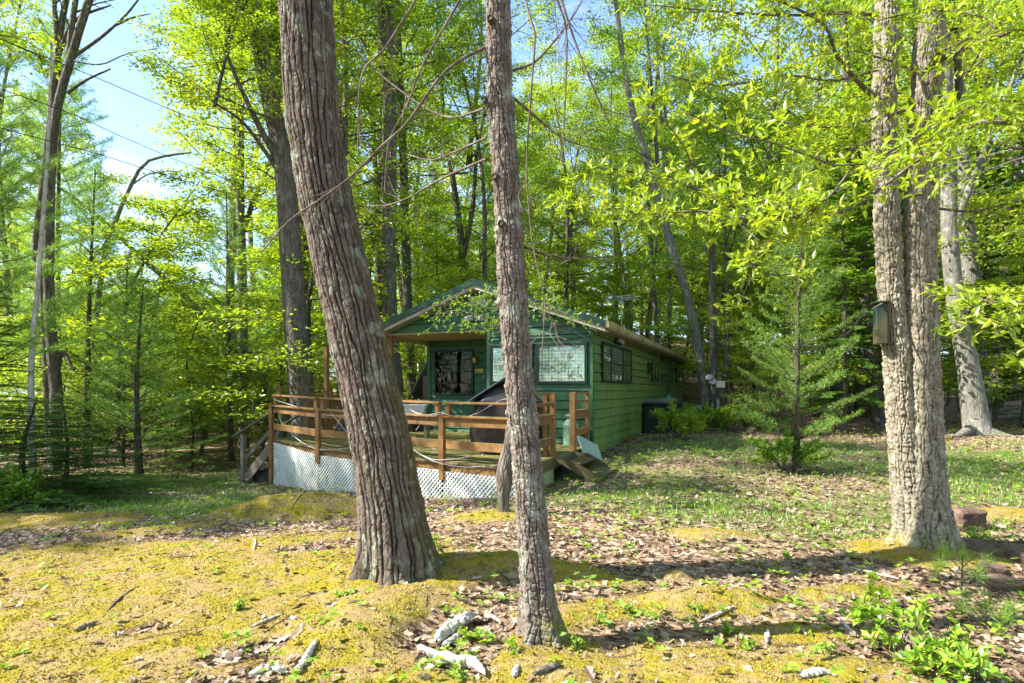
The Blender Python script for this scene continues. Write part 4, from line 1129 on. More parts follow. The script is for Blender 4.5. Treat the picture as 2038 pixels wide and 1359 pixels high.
# ------------------------------------------------------------------ foliage generators
def leaf_quads(c, u, v, s, w, fold=.25):
    """leaves as two-triangle folded rhombs. c centre/base, u direction, v side, s length, w width"""
    s = np.asarray(s)[:, None]; w = np.asarray(w)[:, None]
    nz = np.cross(u, v)
    a = c; b = c + u * s * .5 + v * w * .5 + nz * w * fold * .5; d = c + u * s; e = c + u * s * .5 - v * w * .5 + nz * w * fold * .5
    V = np.stack([a, b, d, e], 1).reshape(-1, 3)
    return V, (np.arange(len(c))[:, None] * 4 + np.arange(4)[None])
def unit(a): return a / (np.linalg.norm(a, axis=-1, keepdims=True) + 1e-9)

class Tree:
    """collects wood tubes and leaf arrays"""
    def __init__(s, g): s.g = g; s.wood = MB(); s.LV = []; s.LQ = []; s.n = 0
    def leaves_along(s, pts, n, size, spread, flat=.35, wr=.5, up=.15):
        g = s.g
        pts = np.asarray(pts); t = g.random(n) ** .8 * (len(pts) - 1.001); i = t.astype(int); f = (t - i)[:, None]
        c = pts[i] * (1 - f) + pts[i + 1] * f; d = unit(pts[i + 1] - pts[i])
        off = g.normal(0, 1, (n, 3)) * spread; off[:, 2] *= flat
        c = c + off
        u = unit(d * .6 + g.normal(0, .7, (n, 3)) * np.array([1, 1, .55]) + np.array([0, 0, -up]))
        r = g.normal(0, 1, (n, 3)) * np.array([.55, .55, .4]) + np.array([0, 0, 1.0])
        v = unit(np.cross(r, u))
        sz = size * g.uniform(.65, 1.25, n)
        V, q = leaf_quads(c, u, v, sz, sz * wr)
        s.LV.append(V); s.LQ.append(q + s.n); s.n += len(V)
    def meshes(s, base, leafmat, barkmat):
        w = s.wood
        wm = np_mesh(base + '_branches', np.concatenate(w.v), np.concatenate(w.q), None, barkmat, True)
        lm = np_mesh(base + '_crown', np.concatenate(s.LV), np.concatenate(s.LQ), None, leafmat)
        return wm, lm
def limb(p0, az, el, L, g, n=7, curve=.0, wob=.08):
    d = np.array([cos(az) * cos(el), sin(az) * cos(el), sin(el)])
    t = np.linspace(0, 1, n)[:, None]
    p = p0 + d * L * t + np.array([0, 0, 1]) * (curve * L) * t ** 2
    w = np.cumsum(g.normal(0, 1, (n, 3)) * wob * L / n, axis=0); w[0] = 0
    return p + w

def decid(seed, H, z0, R, nl, nsub, nleaf, size, shape='round', lean=0.0, leafmat='leaf', bark='bark', spread=.22, open_=1.0, rt=.22):
    """tree in its own coordinates: trunk from 0 to z0, branches and crown above. returns meshes"""
    g = np.random.default_rng(seed); T = Tree(g)
    ld = resample([(0, 0, 0), (g.normal(0, .1), g.normal(0, .1), z0), (g.normal(0, .5), g.normal(0, .5), (z0 + H) / 2), (g.normal(0, .8), g.normal(0, .8), H)], 26)
    zt = ld[:, 2]
    k = np.searchsorted(zt, z0) + 1
    rr = rt * (1 - .82 * (zt / H) ** 1.1)
    T.wood.tube(ld[k - 1:], rr[k - 1:], 6, cap=False)
    tv, tq = tube(ld[:k + 1], rr[:k + 1] * (1 + .5 * np.exp(-zt[:k + 1] / .35)), 9)
    az = g.uniform(0, 6.28)
    for i in range(nl):
        f = (i + .5) / nl; z = z0 + (H - z0) * f ** .9 * .96
        p0 = np.array([np.interp(z, zt, ld[:, a]) for a in range(3)])
        az += 2.4 + g.normal(0, .25)
        if shape == 'round': L = R * sqrt(max(.05, 1 - (f * 1.25 - .35) ** 2)) * g.uniform(.7, 1.1); el = .15 + .75 * f + g.normal(0, .12)
        elif shape == 'low': L = R * (1 - .75 * f) * g.uniform(.7, 1.1); el = .05 + .5 * f + g.normal(0, .12)
        else: L = R * (.5 + .5 * sin(pi * f)) * g.uniform(.6, 1.1); el = .5 + .6 * f + g.normal(0, .15)
        pts = limb(p0, az, el, L, g, 8, curve=g.uniform(-.10, .12))
        r0 = np.interp(z, zt, rr) * .36
        T.wood.tube(pts, np.linspace(r0, .012, 8), 5, cap=False)
        T.leaves_along(pts[5:], int(nleaf * .5), size, spread)
        for j in range(nsub):
            tt = .25 + .75 * (j + g.random()) / nsub
            ii = tt * 7; a = int(min(ii, 6)); q0 = pts[a] * (1 - (ii - a)) + pts[min(a + 1, 7)] * (ii - a)
            az2 = az + (1 if j % 2 else -1) * g.uniform(.5, 1.2); L2 = L * (1.1 - tt) * g.uniform(.4, .75) + .35
            s_ = limb(q0, az2, el * .35 + g.normal(0, .22), L2, g, 6, curve=g.uniform(-.15, .05))
            T.wood.tube(s_, np.linspace(r0 * .35 + .004, .005, 6), 3, cap=False)
            T.leaves_along(s_[1:], nleaf, size, spread * (.8 + .3 * L2))
    wm, lm = T.meshes('tree', M[leafmat], M[bark])
    tm = np_mesh('tree_trunk', tv, tq, None, M[bark], True)
    return tm, wm, lm

def conifer(seed, H, z0, R, gap=.42, tufts=9, leafmat='pine', bark='bark_pine', nl=.09, blades=7, kind='pine', rt=.09, droop=.0, lw=.006):
    g = np.random.default_rng(seed); T = Tree(g)
    ld = resample([(0, 0, 0), (g.normal(0, .05), g.normal(0, .05), H * .5), (g.normal(0, .1), g.normal(0, .1), H)], 20)
    rr = rt * (1 - .9 * ld[:, 2] / H) + .006
    tv, tq = tube(ld, rr * (1 + .4 * np.exp(-ld[:, 2] / .25)), 8)
    z = z0; az = 0
    C = []; U = []
    while z < H - .1:
        f = (z - z0) / (H - z0)
        for b in range(5 if kind == 'pine' else 4):
            az += 2 * pi / 5 + g.normal(0, .25) if kind == 'pine' else 2.4
            L = R * (1 - f) ** .75 * g.uniform(.6, 1.1) + .15
            p0 = np.array([np.interp(z, ld[:, 2], ld[:, 0]), np.interp(z, ld[:, 2], ld[:, 1]), z + g.normal(0, .04)])
            pts = limb(p0, az, (.25 if kind == 'pine' else .12) + .5 * f + g.normal(0, .1), L, g, 7, curve=(.12 if kind == 'pine' else -.25) - droop, wob=.05)
            T.wood.tube(pts, np.linspace(.018 * (1 - f) + .006, .003, 7), 3, cap=False)
            nt = max(3, int(tufts * L / R * 1.6))
            for j in range(nt):
                tt = (.25 + .75 * (j + g.random()) / nt) * 6; a = int(min(tt, 5)); q0 = pts[a] * (1 - (tt - a)) + pts[a + 1] * (tt - a)
                d = unit(pts[a + 1] - pts[a]); side = unit(np.cross(d, [0, 0, 1])) * (1 if j % 2 else -1)
                l2 = (.15 + .35 * (1 - tt / 7)) * min(1, L) * g.uniform(.6, 1.2)
                e = q0 + (d * .7 + side * g.uniform(.3, 1.0) + np.array([0, 0, .12 if kind == 'pine' else -.1])) * l2
                T.wood.tube(np.array([q0, (q0 + e) / 2 + g.normal(0, .01, 3), e]), [.004, .003, .002], 3, cap=False)
                for m_ in np.linspace(.35, 1, 3 if kind == 'pine' else 5):
                    C.append(q0 + (e - q0) * m_); U.append(unit(e - q0))
        z += gap * g.uniform(.8, 1.2) * (1 - .35 * f)
    C = np.array(C); U = np.array(U); n = len(C)
    Cb = np.repeat(C, blades, 0); Ub = np.repeat(U, blades, 0); m = len(Cb)
    if kind == 'pine':
        dd = unit(Ub * .55 + g.normal(0, .75, (m, 3)))
        ss = nl * g.uniform(.8, 1.2, m); r = g.normal(0, 1, (m, 3)); v = unit(np.cross(r, dd))
        V, q = leaf_quads(Cb, dd, v, ss, np.full(m, lw), 0)
    else:
        sd1 = np.cross(Ub, np.array([0, 0, 1.0])); sd1 = unit(sd1) * np.where(np.arange(m) % 2, 1, -1)[:, None]
        dd = unit(Ub * .5 + sd1 + g.normal(0, .25, (m, 3)) * np.array([1, 1, .4]))
        ss = nl * g.uniform(.7, 1.3, m); v = unit(np.cross(np.array([0, 0, 1.0]) + g.normal(0, .3, (m, 3)), dd))
        V, q = leaf_quads(Cb + g.normal(0, .012, (m, 3)), dd, v, ss, ss * .38, 0)
    T.LV.append(V); T.LQ.append(q); T.n += len(V)
    wm, lm = T.meshes('conifer', M[leafmat], M[bark])
    return np_mesh('conifer_trunk', tv, tq, None, M[bark], True), wm, lm

VAR = {}; Z0 = dict(oak1=4.6, oak2=6.0, maple1=2.8, maple2=4.0, under=1.0, sapling=1.2, sapling2=.6, thin=6.0, hemtall=1.5)
VAR['oak1'] = decid(11, 19, 4.6, 4.4, 26, 6, 100, .15, leafmat='leaf', rt=.17)
VAR['oak2'] = decid(12, 21, 6.0, 4.2, 25, 6, 100, .15, leafmat='leaf', rt=.20)
VAR['maple1'] = decid(13, 15, 2.8, 3.6, 25, 6, 100, .13, leafmat='leaf_dark', rt=.12)
VAR['maple2'] = decid(14, 16, 4.0, 3.9, 24, 6, 95, .14, leafmat='leaf_yellow', rt=.13)
VAR['under'] = decid(18, 9, 1.0, 2.6, 26, 5, 85, .11, shape='low', leafmat='leaf', rt=.06, bark='bark_far', spread=.2)
VAR['sapling'] = decid(15, 6.5, 1.2, 1.9, 18, 4, 60, .095, shape='low', leafmat='leaf', rt=.045, bark='bark_far', spread=.14)
VAR['sapling2'] = decid(16, 4.2, .6, 1.6, 16, 4, 55, .085, shape='low', leafmat='leaf_yellow', rt=.03, bark='bark_far', spread=.13)
VAR['thin'] = decid(17, 17, 6.0, 3.0, 20, 5, 26, .085, shape='up', leafmat='leaf', rt=.15, spread=.25)
VAR['pine1'] = conifer(21, 7.5, .9, 1.8, gap=.42, tufts=12, blades=10, lw=.008, nl=.10)
VAR['pine2'] = conifer(22, 5.0, .5, 1.5, gap=.36, tufts=11, blades=9, rt=.06, lw=.008)
VAR['pinetall'] = conifer(23, 17, 3.0, 3.4, gap=.7, tufts=19, blades=10, rt=.13, nl=.17, lw=.014)
VAR['hemlock'] = conifer(24, 6.0, .25, 1.9, gap=.2, tufts=12, blades=8, leafmat='hemlock', kind='hem', nl=.055, rt=.06)
VAR['hemtall'] = conifer(25, 13, 1.5, 3.0, gap=.4, tufts=17, blades=8, leafmat='hemlock', kind='hem', nl=.11, rt=.14)

def plant_tree(var, x, y, h_scale=1.0, w_scale=None, rot=None, name='tree', label=None, cat='tree', group=None, z=None, lean=0.0):
    w_ = w_scale or h_scale
    o = empty(name, (x, y, gz(x, y) - .06 if z is None else z), rng.uniform(0, 6.28) if rot is None else rot)
    o.scale = (w_, w_, h_scale)
    if lean: o.rotation_euler = (lean * rng.normal(), lean * rng.normal(), o.rotation_euler[2])
    tag(o, label, cat, group)
    tm, wm, lm = VAR[var]
    link('trunk', tm, o); link('branch_frame', wm, o); c = link('crown', lm, o); c['kind'] = 'stuff'
    return o
def crown_at(var, root, loc, sc, zcut=None, rot=0.0):
    """branches and crown of a variant set on a traced trunk; loc = world point where the variant's own base would stand"""
    tm, wm, lm = VAR[var]
    loc = np.array(loc, float) - np.array([0, 0, Z0[var] * sc[1] + .2])
    for n_, me in (('branch_frame', wm), ('crown', lm)):
        o = link(n_, me, root); o.location = [float(a) for a in np.array(loc) - np.array(root.location)]; o.scale = (sc[0], sc[0], sc[1]); o.rotation_euler = (0, 0, rot)
        if n_ == 'crown': o['kind'] = 'stuff'

def traced_tree(label, pts, r, n=10, mat='bark', name='tree', cat='tree', group=None, crown=None, seg_=26, extra=()):
    """thin tree whose trunk runs through given world points (base first)"""
    pts = np.array(pts, float); base = pts[0].copy(); zb = gz(base[0], base[1]) - .08
    base[2] = zb
    if pts[0][2] > zb + .3: pts = np.vstack([base, pts[0:]]) if np.hypot(*(pts[0][:2] - base[:2])) > 1e-6 or True else pts
    else: pts[0] = base
    root = empty(name, base); tag(root, label, cat, group)
    p = resample(pts, seg_) - base
    V = MB(); V.tube(p, np.interp(np.linspace(0, 1, seg_), np.linspace(0, 1, len(r)), r), n)
    V.build('trunk', M[mat], root, True)
    for e in extra:
        q_ = resample(np.array(e[0], float), 14) - base
        MB().tube(q_, np.linspace(e[1], e[2], 14), 7).build('branch', M[mat], root, True)
    if crown:
        for (var, loc, sc, rot) in crown: crown_at(var, root, loc, sc, rot=rot)
    return root

# big oak, leaning
oak = tag(empty('oak_tree', (-.88, 4.68, 0)), 'large leaning oak with deeply furrowed dark bark on a mossy mound', 'tree')
O = np.array(oak.location)
opts = up_pts([(800, 1175), (790, 1100), (762, 900), (718, 700), (672, 500), (633, 300), (610, 0)], 4.68, top=12)
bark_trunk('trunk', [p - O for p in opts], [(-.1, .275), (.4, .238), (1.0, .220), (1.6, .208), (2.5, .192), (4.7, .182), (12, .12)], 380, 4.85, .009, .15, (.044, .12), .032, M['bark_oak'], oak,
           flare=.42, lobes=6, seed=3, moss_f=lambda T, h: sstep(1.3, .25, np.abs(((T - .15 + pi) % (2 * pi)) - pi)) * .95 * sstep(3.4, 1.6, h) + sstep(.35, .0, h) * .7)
crown_at('oak1', oak, opts[-1], (1.0, .95), rot=1.0)

# middle tree with knots
mid = tag(empty('knotty_tree', (.20, 3.62, 0)), 'slender straight tree with flaky pinkish bark and branch knots in front of the cabin', 'tree')
O = np.array(mid.location)
mpts = up_pts([(1085, 1300), (1072, 1200), (1056, 1000), (1038, 800), (1021, 600), (1010, 400), (997, 200), (991, 0)], 3.62, top=12)
def kz(py): return EYE + (HY - py) / FPX * 3.62
KN = [(kz(62), -2.0, .022, .012), (kz(212), -2.6, .032, .026), (kz(366), -2.2, .028, .012), (kz(458), -2.0, .028, .016), (kz(470), -.6, .025, .014), (kz(603), 3.3, .022, .018), (kz(598), -.8, .022, .014), (kz(695), -2.3, .02, .008), (kz(820), 3.2, .02, .010), (kz(835), -1.0, .02, .008)]
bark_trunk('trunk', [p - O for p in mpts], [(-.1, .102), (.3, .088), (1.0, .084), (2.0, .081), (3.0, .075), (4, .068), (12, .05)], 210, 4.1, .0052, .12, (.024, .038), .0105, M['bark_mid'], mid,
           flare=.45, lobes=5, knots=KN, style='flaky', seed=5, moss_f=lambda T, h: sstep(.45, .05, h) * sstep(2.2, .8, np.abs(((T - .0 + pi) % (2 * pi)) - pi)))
for (a, b) in ((0, 0), (1, 0), (2, 0), (3, 0)):
    k_ = KN[a]; ct = np.array([np.interp(k_[0], [p[2] for p in mpts], [p[0] for p in mpts]), np.interp(k_[0], [p[2] for p in mpts], [p[1] for p in mpts]), k_[0]]) - O
    dv = np.array([cos(k_[1]), sin(k_[1]), .1]); MB().tube([ct + dv * .08, ct + dv * .115, ct + dv * .127], [.026, .024, .018], 9).build('branch_stub', M['bark_twin'], mid, True)
crown_at('maple1', mid, mpts[-1], (.8, .8), rot=2.0)

def twig_branch(par, pl, r0, r1, mat='twig', name='branch', n=18, origin=None, twigs=0, tl=.35, g=None, down=.0):
    """branch through (px, py, depth) points with small side twigs"""
    g = g or rng
    pts = resample([P(*p) for p in pl], n) - np.array(par.location if origin is None else origin)
    m = MB(); m.tube(pts, np.linspace(r0, r1, n), 6)
    ends = []
    for k in range(twigs):
        t = g.uniform(.15, .98) * (n - 1); a = int(min(t, n - 2)); q0 = pts[a] + (pts[a + 1] - pts[a]) * (t - a); d = unit(pts[a + 1] - pts[a])
        dr = unit(d * .7 + g.normal(0, .6, 3) + np.array([0, 0, -down])); L = tl * g.uniform(.4, 1.2)
        tp_ = np.array([q0, q0 + dr * L * .5 + g.normal(0, .02, 3), q0 + dr * L + g.normal(0, .03, 3)])
        m.tube(tp_, [max(.002, r1 * .9), .002, .0012], 4); ends.append(tp_)
    m.build(name, M[mat], par, True)
    return pts, ends
g1 = np.random.default_rng(31)
twig_branch(mid, [(965, 95, 3.6), (915, 120, 3.5), (870, 160, 3.4), (810, 245, 3.35), (760, 290, 3.3), (700, 350, 3.25), (640, 395, 3.25), (575, 440, 3.25), (520, 503, 3.25)], .011, .004, 'oldwood' if False else 'twig', 'dead_branch', 26, twigs=12, tl=.22, g=g1, down=.3)
for pl, r in (([(968, 316, 3.7), (884, 353, 4.0), (787, 404, 4.3), (700, 410, 4.6)], .009), ([(968, 274, 3.7), (897, 305, 4.1), (853, 318, 4.3), (780, 296, 4.8)], .008),
              ([(962, 216, 3.7), (897, 234, 4.0), (835, 207, 4.2), (738, 132, 4.6), (680, 70, 5.0)], .008), ([(1022, 140, 3.7), (1074, 115, 3.9), (1149, 18, 4.1), (1180, -60, 4.3)], .010),
              ([(1045, 492, 3.7), (1092, 508, 3.9), (1149, 514, 4.2), (1240, 508, 4.5)], .011), ([(1024, 196, 3.7), (1075, 240, 4.0), (1130, 280, 4.4), (1200, 300, 4.8)], .009)):
    twig_branch(mid, pl, r, .003, 'twig', 'dead_branch', 20, twigs=16, tl=.35, g=g1, down=.15)
for pl, r in (([(860, -60, 3.3), (827, 0, 3.3), (765, 97, 3.4), (720, 150, 3.4), (712, 300, 3.4)], .008), ([(960, -90, 3.5), (915, 0, 3.5), (844, 124, 3.6), (809, 212, 3.6), (774, 283, 3.6), (765, 380, 3.6)], .009),
              ([(1035, -80, 3.2), (1050, 20, 3.1), (1065, 60, 3.1), (1056, 200, 3.1), (1048, 330, 3.15), (1058, 470, 3.15), (1073, 545, 3.15), (1085, 600, 3.15), (1082, 650, 3.15), (1078, 720, 3.2)], .007),
              ([(1095, -60, 3.3), (1109, 0, 3.3), (1127, 62, 3.3), (1125, 200, 3.3), (1118, 330, 3.3)], .008), ([(1105, -40, 3.4), (1140, 70, 3.4), (1175, 160, 3.4), (1215, 250, 3.5)], .009), ([(1084, 620, 3.15), (1095, 630, 3.15), (1110, 647, 3.15)], .003)):
    twig_branch(mid, pl, r, .003, 'twig', 'hanging_twig', 24, twigs=9, tl=.25, g=g1, down=.6)

# twin tree on the right
twin = tag(empty('twin_tree', (4.08, 5.78, 0)), 'pale barked twin trunk tree with a nest box on its left stem', 'tree')
O = np.array(twin.location)
rp_ = up_pts([(1843, 1105), (1842, 1000), (1838, 800), (1832, 600), (1833, 400), (1842, 200), (1850, 0)], 5.75, top=13)
lp_ = up_pts([(1835, 1102), (1812, 1000), (1795, 850), (1784, 700), (1774, 600), (1764, 400), (1760, 200), (1766, 0)], 5.80, top=13)
mf = lambda T, h: sstep(.35, .0, h)
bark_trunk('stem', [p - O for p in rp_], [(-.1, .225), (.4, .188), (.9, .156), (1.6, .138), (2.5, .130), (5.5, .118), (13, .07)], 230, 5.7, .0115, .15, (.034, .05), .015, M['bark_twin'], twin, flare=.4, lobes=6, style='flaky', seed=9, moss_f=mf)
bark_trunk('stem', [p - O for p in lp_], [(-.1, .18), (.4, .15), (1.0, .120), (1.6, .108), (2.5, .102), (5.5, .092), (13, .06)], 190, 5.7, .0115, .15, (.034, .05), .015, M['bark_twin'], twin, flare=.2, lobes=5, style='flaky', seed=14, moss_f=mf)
crown_at('oak2', twin, rp_[-1], (.9, .85), rot=.4)
g2 = np.random.default_rng(32)
TW = []
for pl, r, tw in (([(1840, 145, 5.6), (1876, 115, 5.4), (1950, 85, 5.1), (2038, 55, 4.8), (2160, 10, 4.5)], .035, 14), ([(1838, 150, 5.6), (1870, 105, 5.3), (1920, 80, 5.0), (1965, 50, 4.9), (1990, 0, 4.8)], .022, 10),
                  ([(1820, 145, 5.6), (1790, 128, 5.5), (1775, 122, 5.4), (1700, 100, 5.2)], .016, 8), ([(1740, 190, 5.7), (1715, 170, 5.6), (1665, 110, 5.4), (1640, 50, 5.3), (1560, 5, 5.2), (1480, -30, 5.1)], .026, 20),
                  ([(1808, 218, 5.7), (1740, 235, 5.5), (1690, 250, 5.3), (1630, 253, 5.1), (1540, 240, 4.9)], .014, 14), ([(1740, 278, 5.7), (1690, 300, 5.5), (1640, 322, 5.3), (1560, 380, 5.0), (1500, 400, 4.8)], .018, 14),
                  ([(1745, 30, 5.7), (1690, 25, 5.5), (1600, 30, 5.3), (1500, 28, 5.2), (1420, 22, 5.1), (1300, 10, 5.0)], .018, 24), ([(1868, 415, 5.7), (1940, 420, 5.5), (2038, 395, 5.2), (2100, 370, 5.0)], .014, 8),
                  ([(1745, 140, 5.7), (1660, 160, 5.4), (1560, 150, 5.2), (1440, 170, 5.0), (1330, 150, 4.9)], .012, 20)):
    a, e = twig_branch(twin, pl, r, .004, 'twig', 'branch', 22, twigs=tw, tl=.6, g=g2)
    TW.append((a, e))
twig_branch(twin, [(1757, 603, 5.7), (1712, 632, 5.4), (1690, 660, 5.2), (1640, 685, 5.1), (1585, 707, 5.0)], .011, .004, 'twig', 'dead_branch', 16, twigs=3, tl=.15, g=g2)
# leafy sprays on those branches: long blades
def spray_leaves(par, paths, mat, size, per_m, wr=.34, spread=.07, name='leaf_spray', g=None, clus=4):
    g = g or rng; Vs = []; Qs = []; n0 = 0
    for pts in paths:
        pts = np.asarray(pts); L = np.linalg.norm(np.diff(pts, axis=0), axis=1).sum(); n = max(1, int(L * per_m))
        t = g.random(n) * (len(pts) - 1.001); i = t.astype(int); f = (t - i)[:, None]
        c0 = pts[i] * (1 - f) + pts[i + 1] * f + g.normal(0, spread, (n, 3)) * np.array([1, 1, .6]); d0 = unit(pts[i + 1] - pts[i])
        c = np.repeat(c0, clus, 0); d = np.repeat(d0, clus, 0); m = len(c)
        u = unit(d * .45 + g.normal(0, .65, (m, 3)) + np.array([0, 0, .25])); v = unit(np.cross(g.normal(0, .5, (m, 3)) + np.array([0, 0, 1.0]), u)); nz = np.cross(u, v)
        s = (size * g.uniform(.55, 1.2, m))[:, None]; w = s * wr; bend = g.uniform(-.35, .1, m)[:, None]
        rows = [(0, 0), (.3, .42), (.62, .5), (1, 0)]
        def pt(a, b): return c + u * s * a + v * w * b + nz * s * (bend * a * a) + nz * w * abs(b) * .35
        P_ = [pt(0, 0), pt(.3, .42), pt(.65, .46), pt(1, 0), pt(.65, -.46), pt(.3, -.42), pt(.3, 0), pt(.65, 0)]
        V = np.stack(P_, 1).reshape(-1, 3); b = n0 + np.arange(m)[:, None] * 8
        Qs.append(np.concatenate([b + np.array([[6, 7, 2, 1]]), b + np.array([[6, 5, 4, 7]]), b + np.array([[0, 6, 1, 0]])[:, :4], b + np.array([[7, 3, 2, 7]])[:, :4]][:2]))
        Qs.append(('t', np.concatenate([b + np.array([[0, 6, 1]]), b + np.array([[0, 5, 6]]), b + np.array([[7, 3, 2]]), b + np.array([[7, 4, 3]])])))
        Vs.append(V); n0 += len(V)
    q = np.concatenate([x for x in Qs if not isinstance(x, tuple)]); t = np.concatenate([x[1] for x in Qs if isinstance(x, tuple)])
    o = link(name, np_mesh(name, np.concatenate(Vs), q, t, M[mat]), par); o['kind'] = 'stuff'; return o
spray_leaves(twin, [e for a, es in TW for e in es] + [a[10:] for a, es in TW], 'leaf_yellow', .055, 26, g=g2, spread=.2, clus=5)

# young oak outside the right edge, its long limbs reach across the upper right
yx, yy = 5.6, 3.6
yo = tag(empty('young_oak', (yx, yy, gz(yx, yy) - .05)), 'young oak whose long fresh leafy branches reach in from the right edge', 'tree')
Oy = np.array(yo.location)
MB().tube(resample([(0, 0, 0), (.05, 0, 2), (-.05, .1, 4), (.1, .1, 8)], 20), np.linspace(.09, .04, 20), 10).build('trunk', M['bark'], yo, True)
def tobase(z): return (CX + FPX * yx / yy, HY - (z - EYE) / yy * FPX, yy)
YB = []
g3 = np.random.default_rng(33)
for pl, r, tw in (([tobase(3.0), (2038, 245, 3.6), (1900, 272, 3.7), (1756, 372, 3.9), (1671, 427, 4.0), (1552, 408, 4.1), (1392, 377, 4.3), (1313, 350, 4.4), (1237, 348, 4.5), (1150, 318, 4.6)], .022, 46),
                  ([(1552, 408, 4.1), (1480, 432, 4.1), (1400, 420, 4.2), (1300, 425, 4.3), (1200, 415, 4.4), (1110, 400, 4.5)], .010, 34),
                  ([(1385, 373, 4.2), (1370, 310, 3.8), (1330, 250, 3.5), (1270, 190, 3.4)], .007, 10),
                  ([tobase(3.2), (2050, 200, 3.4), (1880, 245, 3.2), (1700, 330, 3.0), (1560, 290, 2.9), (1440, 260, 2.8), (1370, 225, 2.75)], .012, 34),
                  ([(1480, 432, 4.1), (1487, 500, 4.2), (1510, 535, 4.3), (1550, 548, 4.4), (1610, 538, 4.5)], .006, 10), ([(1500, 520, 4.25), (1490, 560, 4.3), (1478, 590, 4.3)], .004, 4),
                  ([tobase(2.3), (2038, 600, 3.5), (1950, 588, 3.6), (1872, 588, 3.8)], .009, 26), ([tobase(2.2), (2060, 620, 3.2), (1990, 640, 3.1), (1920, 600, 3.1)], .006, 14),
                  ([tobase(4.0), (2060, 60, 3.6), (1950, 30, 3.7), (1840, 20, 3.9), (1740, 40, 4.1), (1650, 20, 4.3)], .012, 40),
                  ([(1700, 330, 3.0), (1640, 400, 3.0), (1580, 430, 3.1), (1500, 420, 3.2), (1430, 400, 3.3)], .006, 26)):
    a, e = twig_branch(yo, pl, r, .003, 'twig', 'branch', 30, twigs=tw, tl=.33, g=g3)
    YB.append((a, e))
spray_leaves(yo, [e for a, es in YB for e in es] + [a[12:] for a, es in YB], 'leaf_yellow', .068, 23, g=g3, spread=.05, clus=4)
crown_at('sapling', yo, Oy + np.array([.1, .1, 6.0]), (.8, .9))

# grey burled tree behind the middle trunk, leafy sprays across the cabin gable
bt = P(1005, 1035, 7.0); bz = gz(bt[0], bt[1])
sn = tag(empty('burled_tree', (bt[0], bt[1], bz)), 'short grey burled tree behind the knotty tree, with small leafy sprays across the gable', 'tree')
Ob = np.array(sn.location)
sp = resample([P(1006, 1045, 7.0), P(1002, 980, 7.0), P(1012, 880, 7.02), P(1026, 760, 7.05), P(1018, 640, 7.1), P(1010, 560, 7.1)], 60) - Ob
rr = np.interp(np.linspace(0, 1, 60), [0, .06, .13, .2, .35, .7, 1], [.11, .07, .08, .115, .055, .04, .015])
MB().tube(sp, rr * (1 + .05 * np.sin(np.arange(60) * .9)), 14).build('trunk', M['bark'], sn, True)
SB = []
g4 = np.random.default_rng(34)
for pl in ([(1022, 650, 7.1), (960, 630, 7.2), (900, 618, 7.3), (845, 640, 7.4)], [(1018, 640, 7.1), (950, 605, 7.3), (880, 605, 7.4)], [(1018, 640, 7.1), (1070, 615, 7.0), (1120, 622, 6.9), (1165, 640, 6.8)], [(1014, 600, 7.1), (980, 585, 7.2), (950, 592, 7.3)], [(1018, 630, 7.1), (1060, 600, 7.3), (1110, 605, 7.4)], [(1022, 650, 7.1), (970, 650, 7.0), (930, 642, 7.0)]):
    a, e = twig_branch(sn, pl, .012, .003, 'twig', 'branch', 14, twigs=12, tl=.35, g=g4); SB.append((a, e))
spray_leaves(sn, [e for a, es in SB for e in es] + [a[4:] for a, es in SB], 'leaf_dark', .038, 24, wr=.45, spread=.05, g=g4, clus=4)

# ------------------------------------------------------------------ traced trees of the middle distance
def col_pts(pl, Y, top=None): return up_pts(pl, Y, top)
traced_tree('thick grey oak forking high up behind the left end of the deck railing', up_pts([(605, 840), (600, 780), (585, 600), (572, 400), (560, 300), (520, 120), (500, 0)], 15.5, 16), [.38, .31, .28, .23, .13, .07], 12, 'bark_oak' if False else 'bark',
            crown=[('maple2', P(560, 300, 15.5), (.85, .9), .3), ('under', P(425, 205, 14.02), (.85, .5), .9), ('under', P(440, 85, 14.5), (.9, .5), 2.9), ('under', P(590, 0, 15.05), (.8, .5), 1.9)],
            extra=[([P(562, 330, 15.5), P(545, 250, 15.4), P(560, 100, 15.2), P(600, -40, 15)], .18, .08), ([P(557, 345, 15.5), P(520, 290, 15.2), P(480, 240, 14.6), P(420, 200, 14)], .07, .02), ([P(560, 330, 15.5), P(500, 220, 15), P(430, 60, 14.5)], .10, .03)])
traced_tree('slim second trunk right behind the thick grey oak', up_pts([(612, 840), (608, 700), (604, 500), (610, 300), (600, 0)], 19, 17), [.22, .2, .16, .08], 8, 'bark_far', crown=[('oak1', P(605, 300, 19), (.8, .8), 1.1)])
traced_tree('pale patched oak rising behind the cabin roof left slope', up_pts([(795, 850), (788, 780), (776, 640), (773, 450), (775, 200), (770, 0)], 19, 20), [.27, .25, .24, .2, .1], 10, 'bark', crown=[('oak2', P(775, 200, 19), (1, .95), 2.2)])
traced_tree('straight trunk seen under the porch eave beyond the lean-to', up_pts([(822, 800), (815, 700), (808, 500), (802, 300), (790, 0)], 23, 20), [.2, .18, .15, .08], 8, 'bark_far', crown=[('maple1', P(803, 300, 23), (1, 1), 2.9)])
traced_tree('dark forked trunk behind the roof, left of the gable peak', up_pts([(925, 700), (922, 600), (918, 480), (905, 380), (885, 250)], 27, 19), [.2, .18, .12, .06], 8, 'bark_far', extra=[([P(920, 520, 27), P(940, 420, 27), P(950, 300, 27), P(975, 180, 27)], .14, .06)], crown=[('oak1', P(930, 350, 27), (1, 1), .2)])
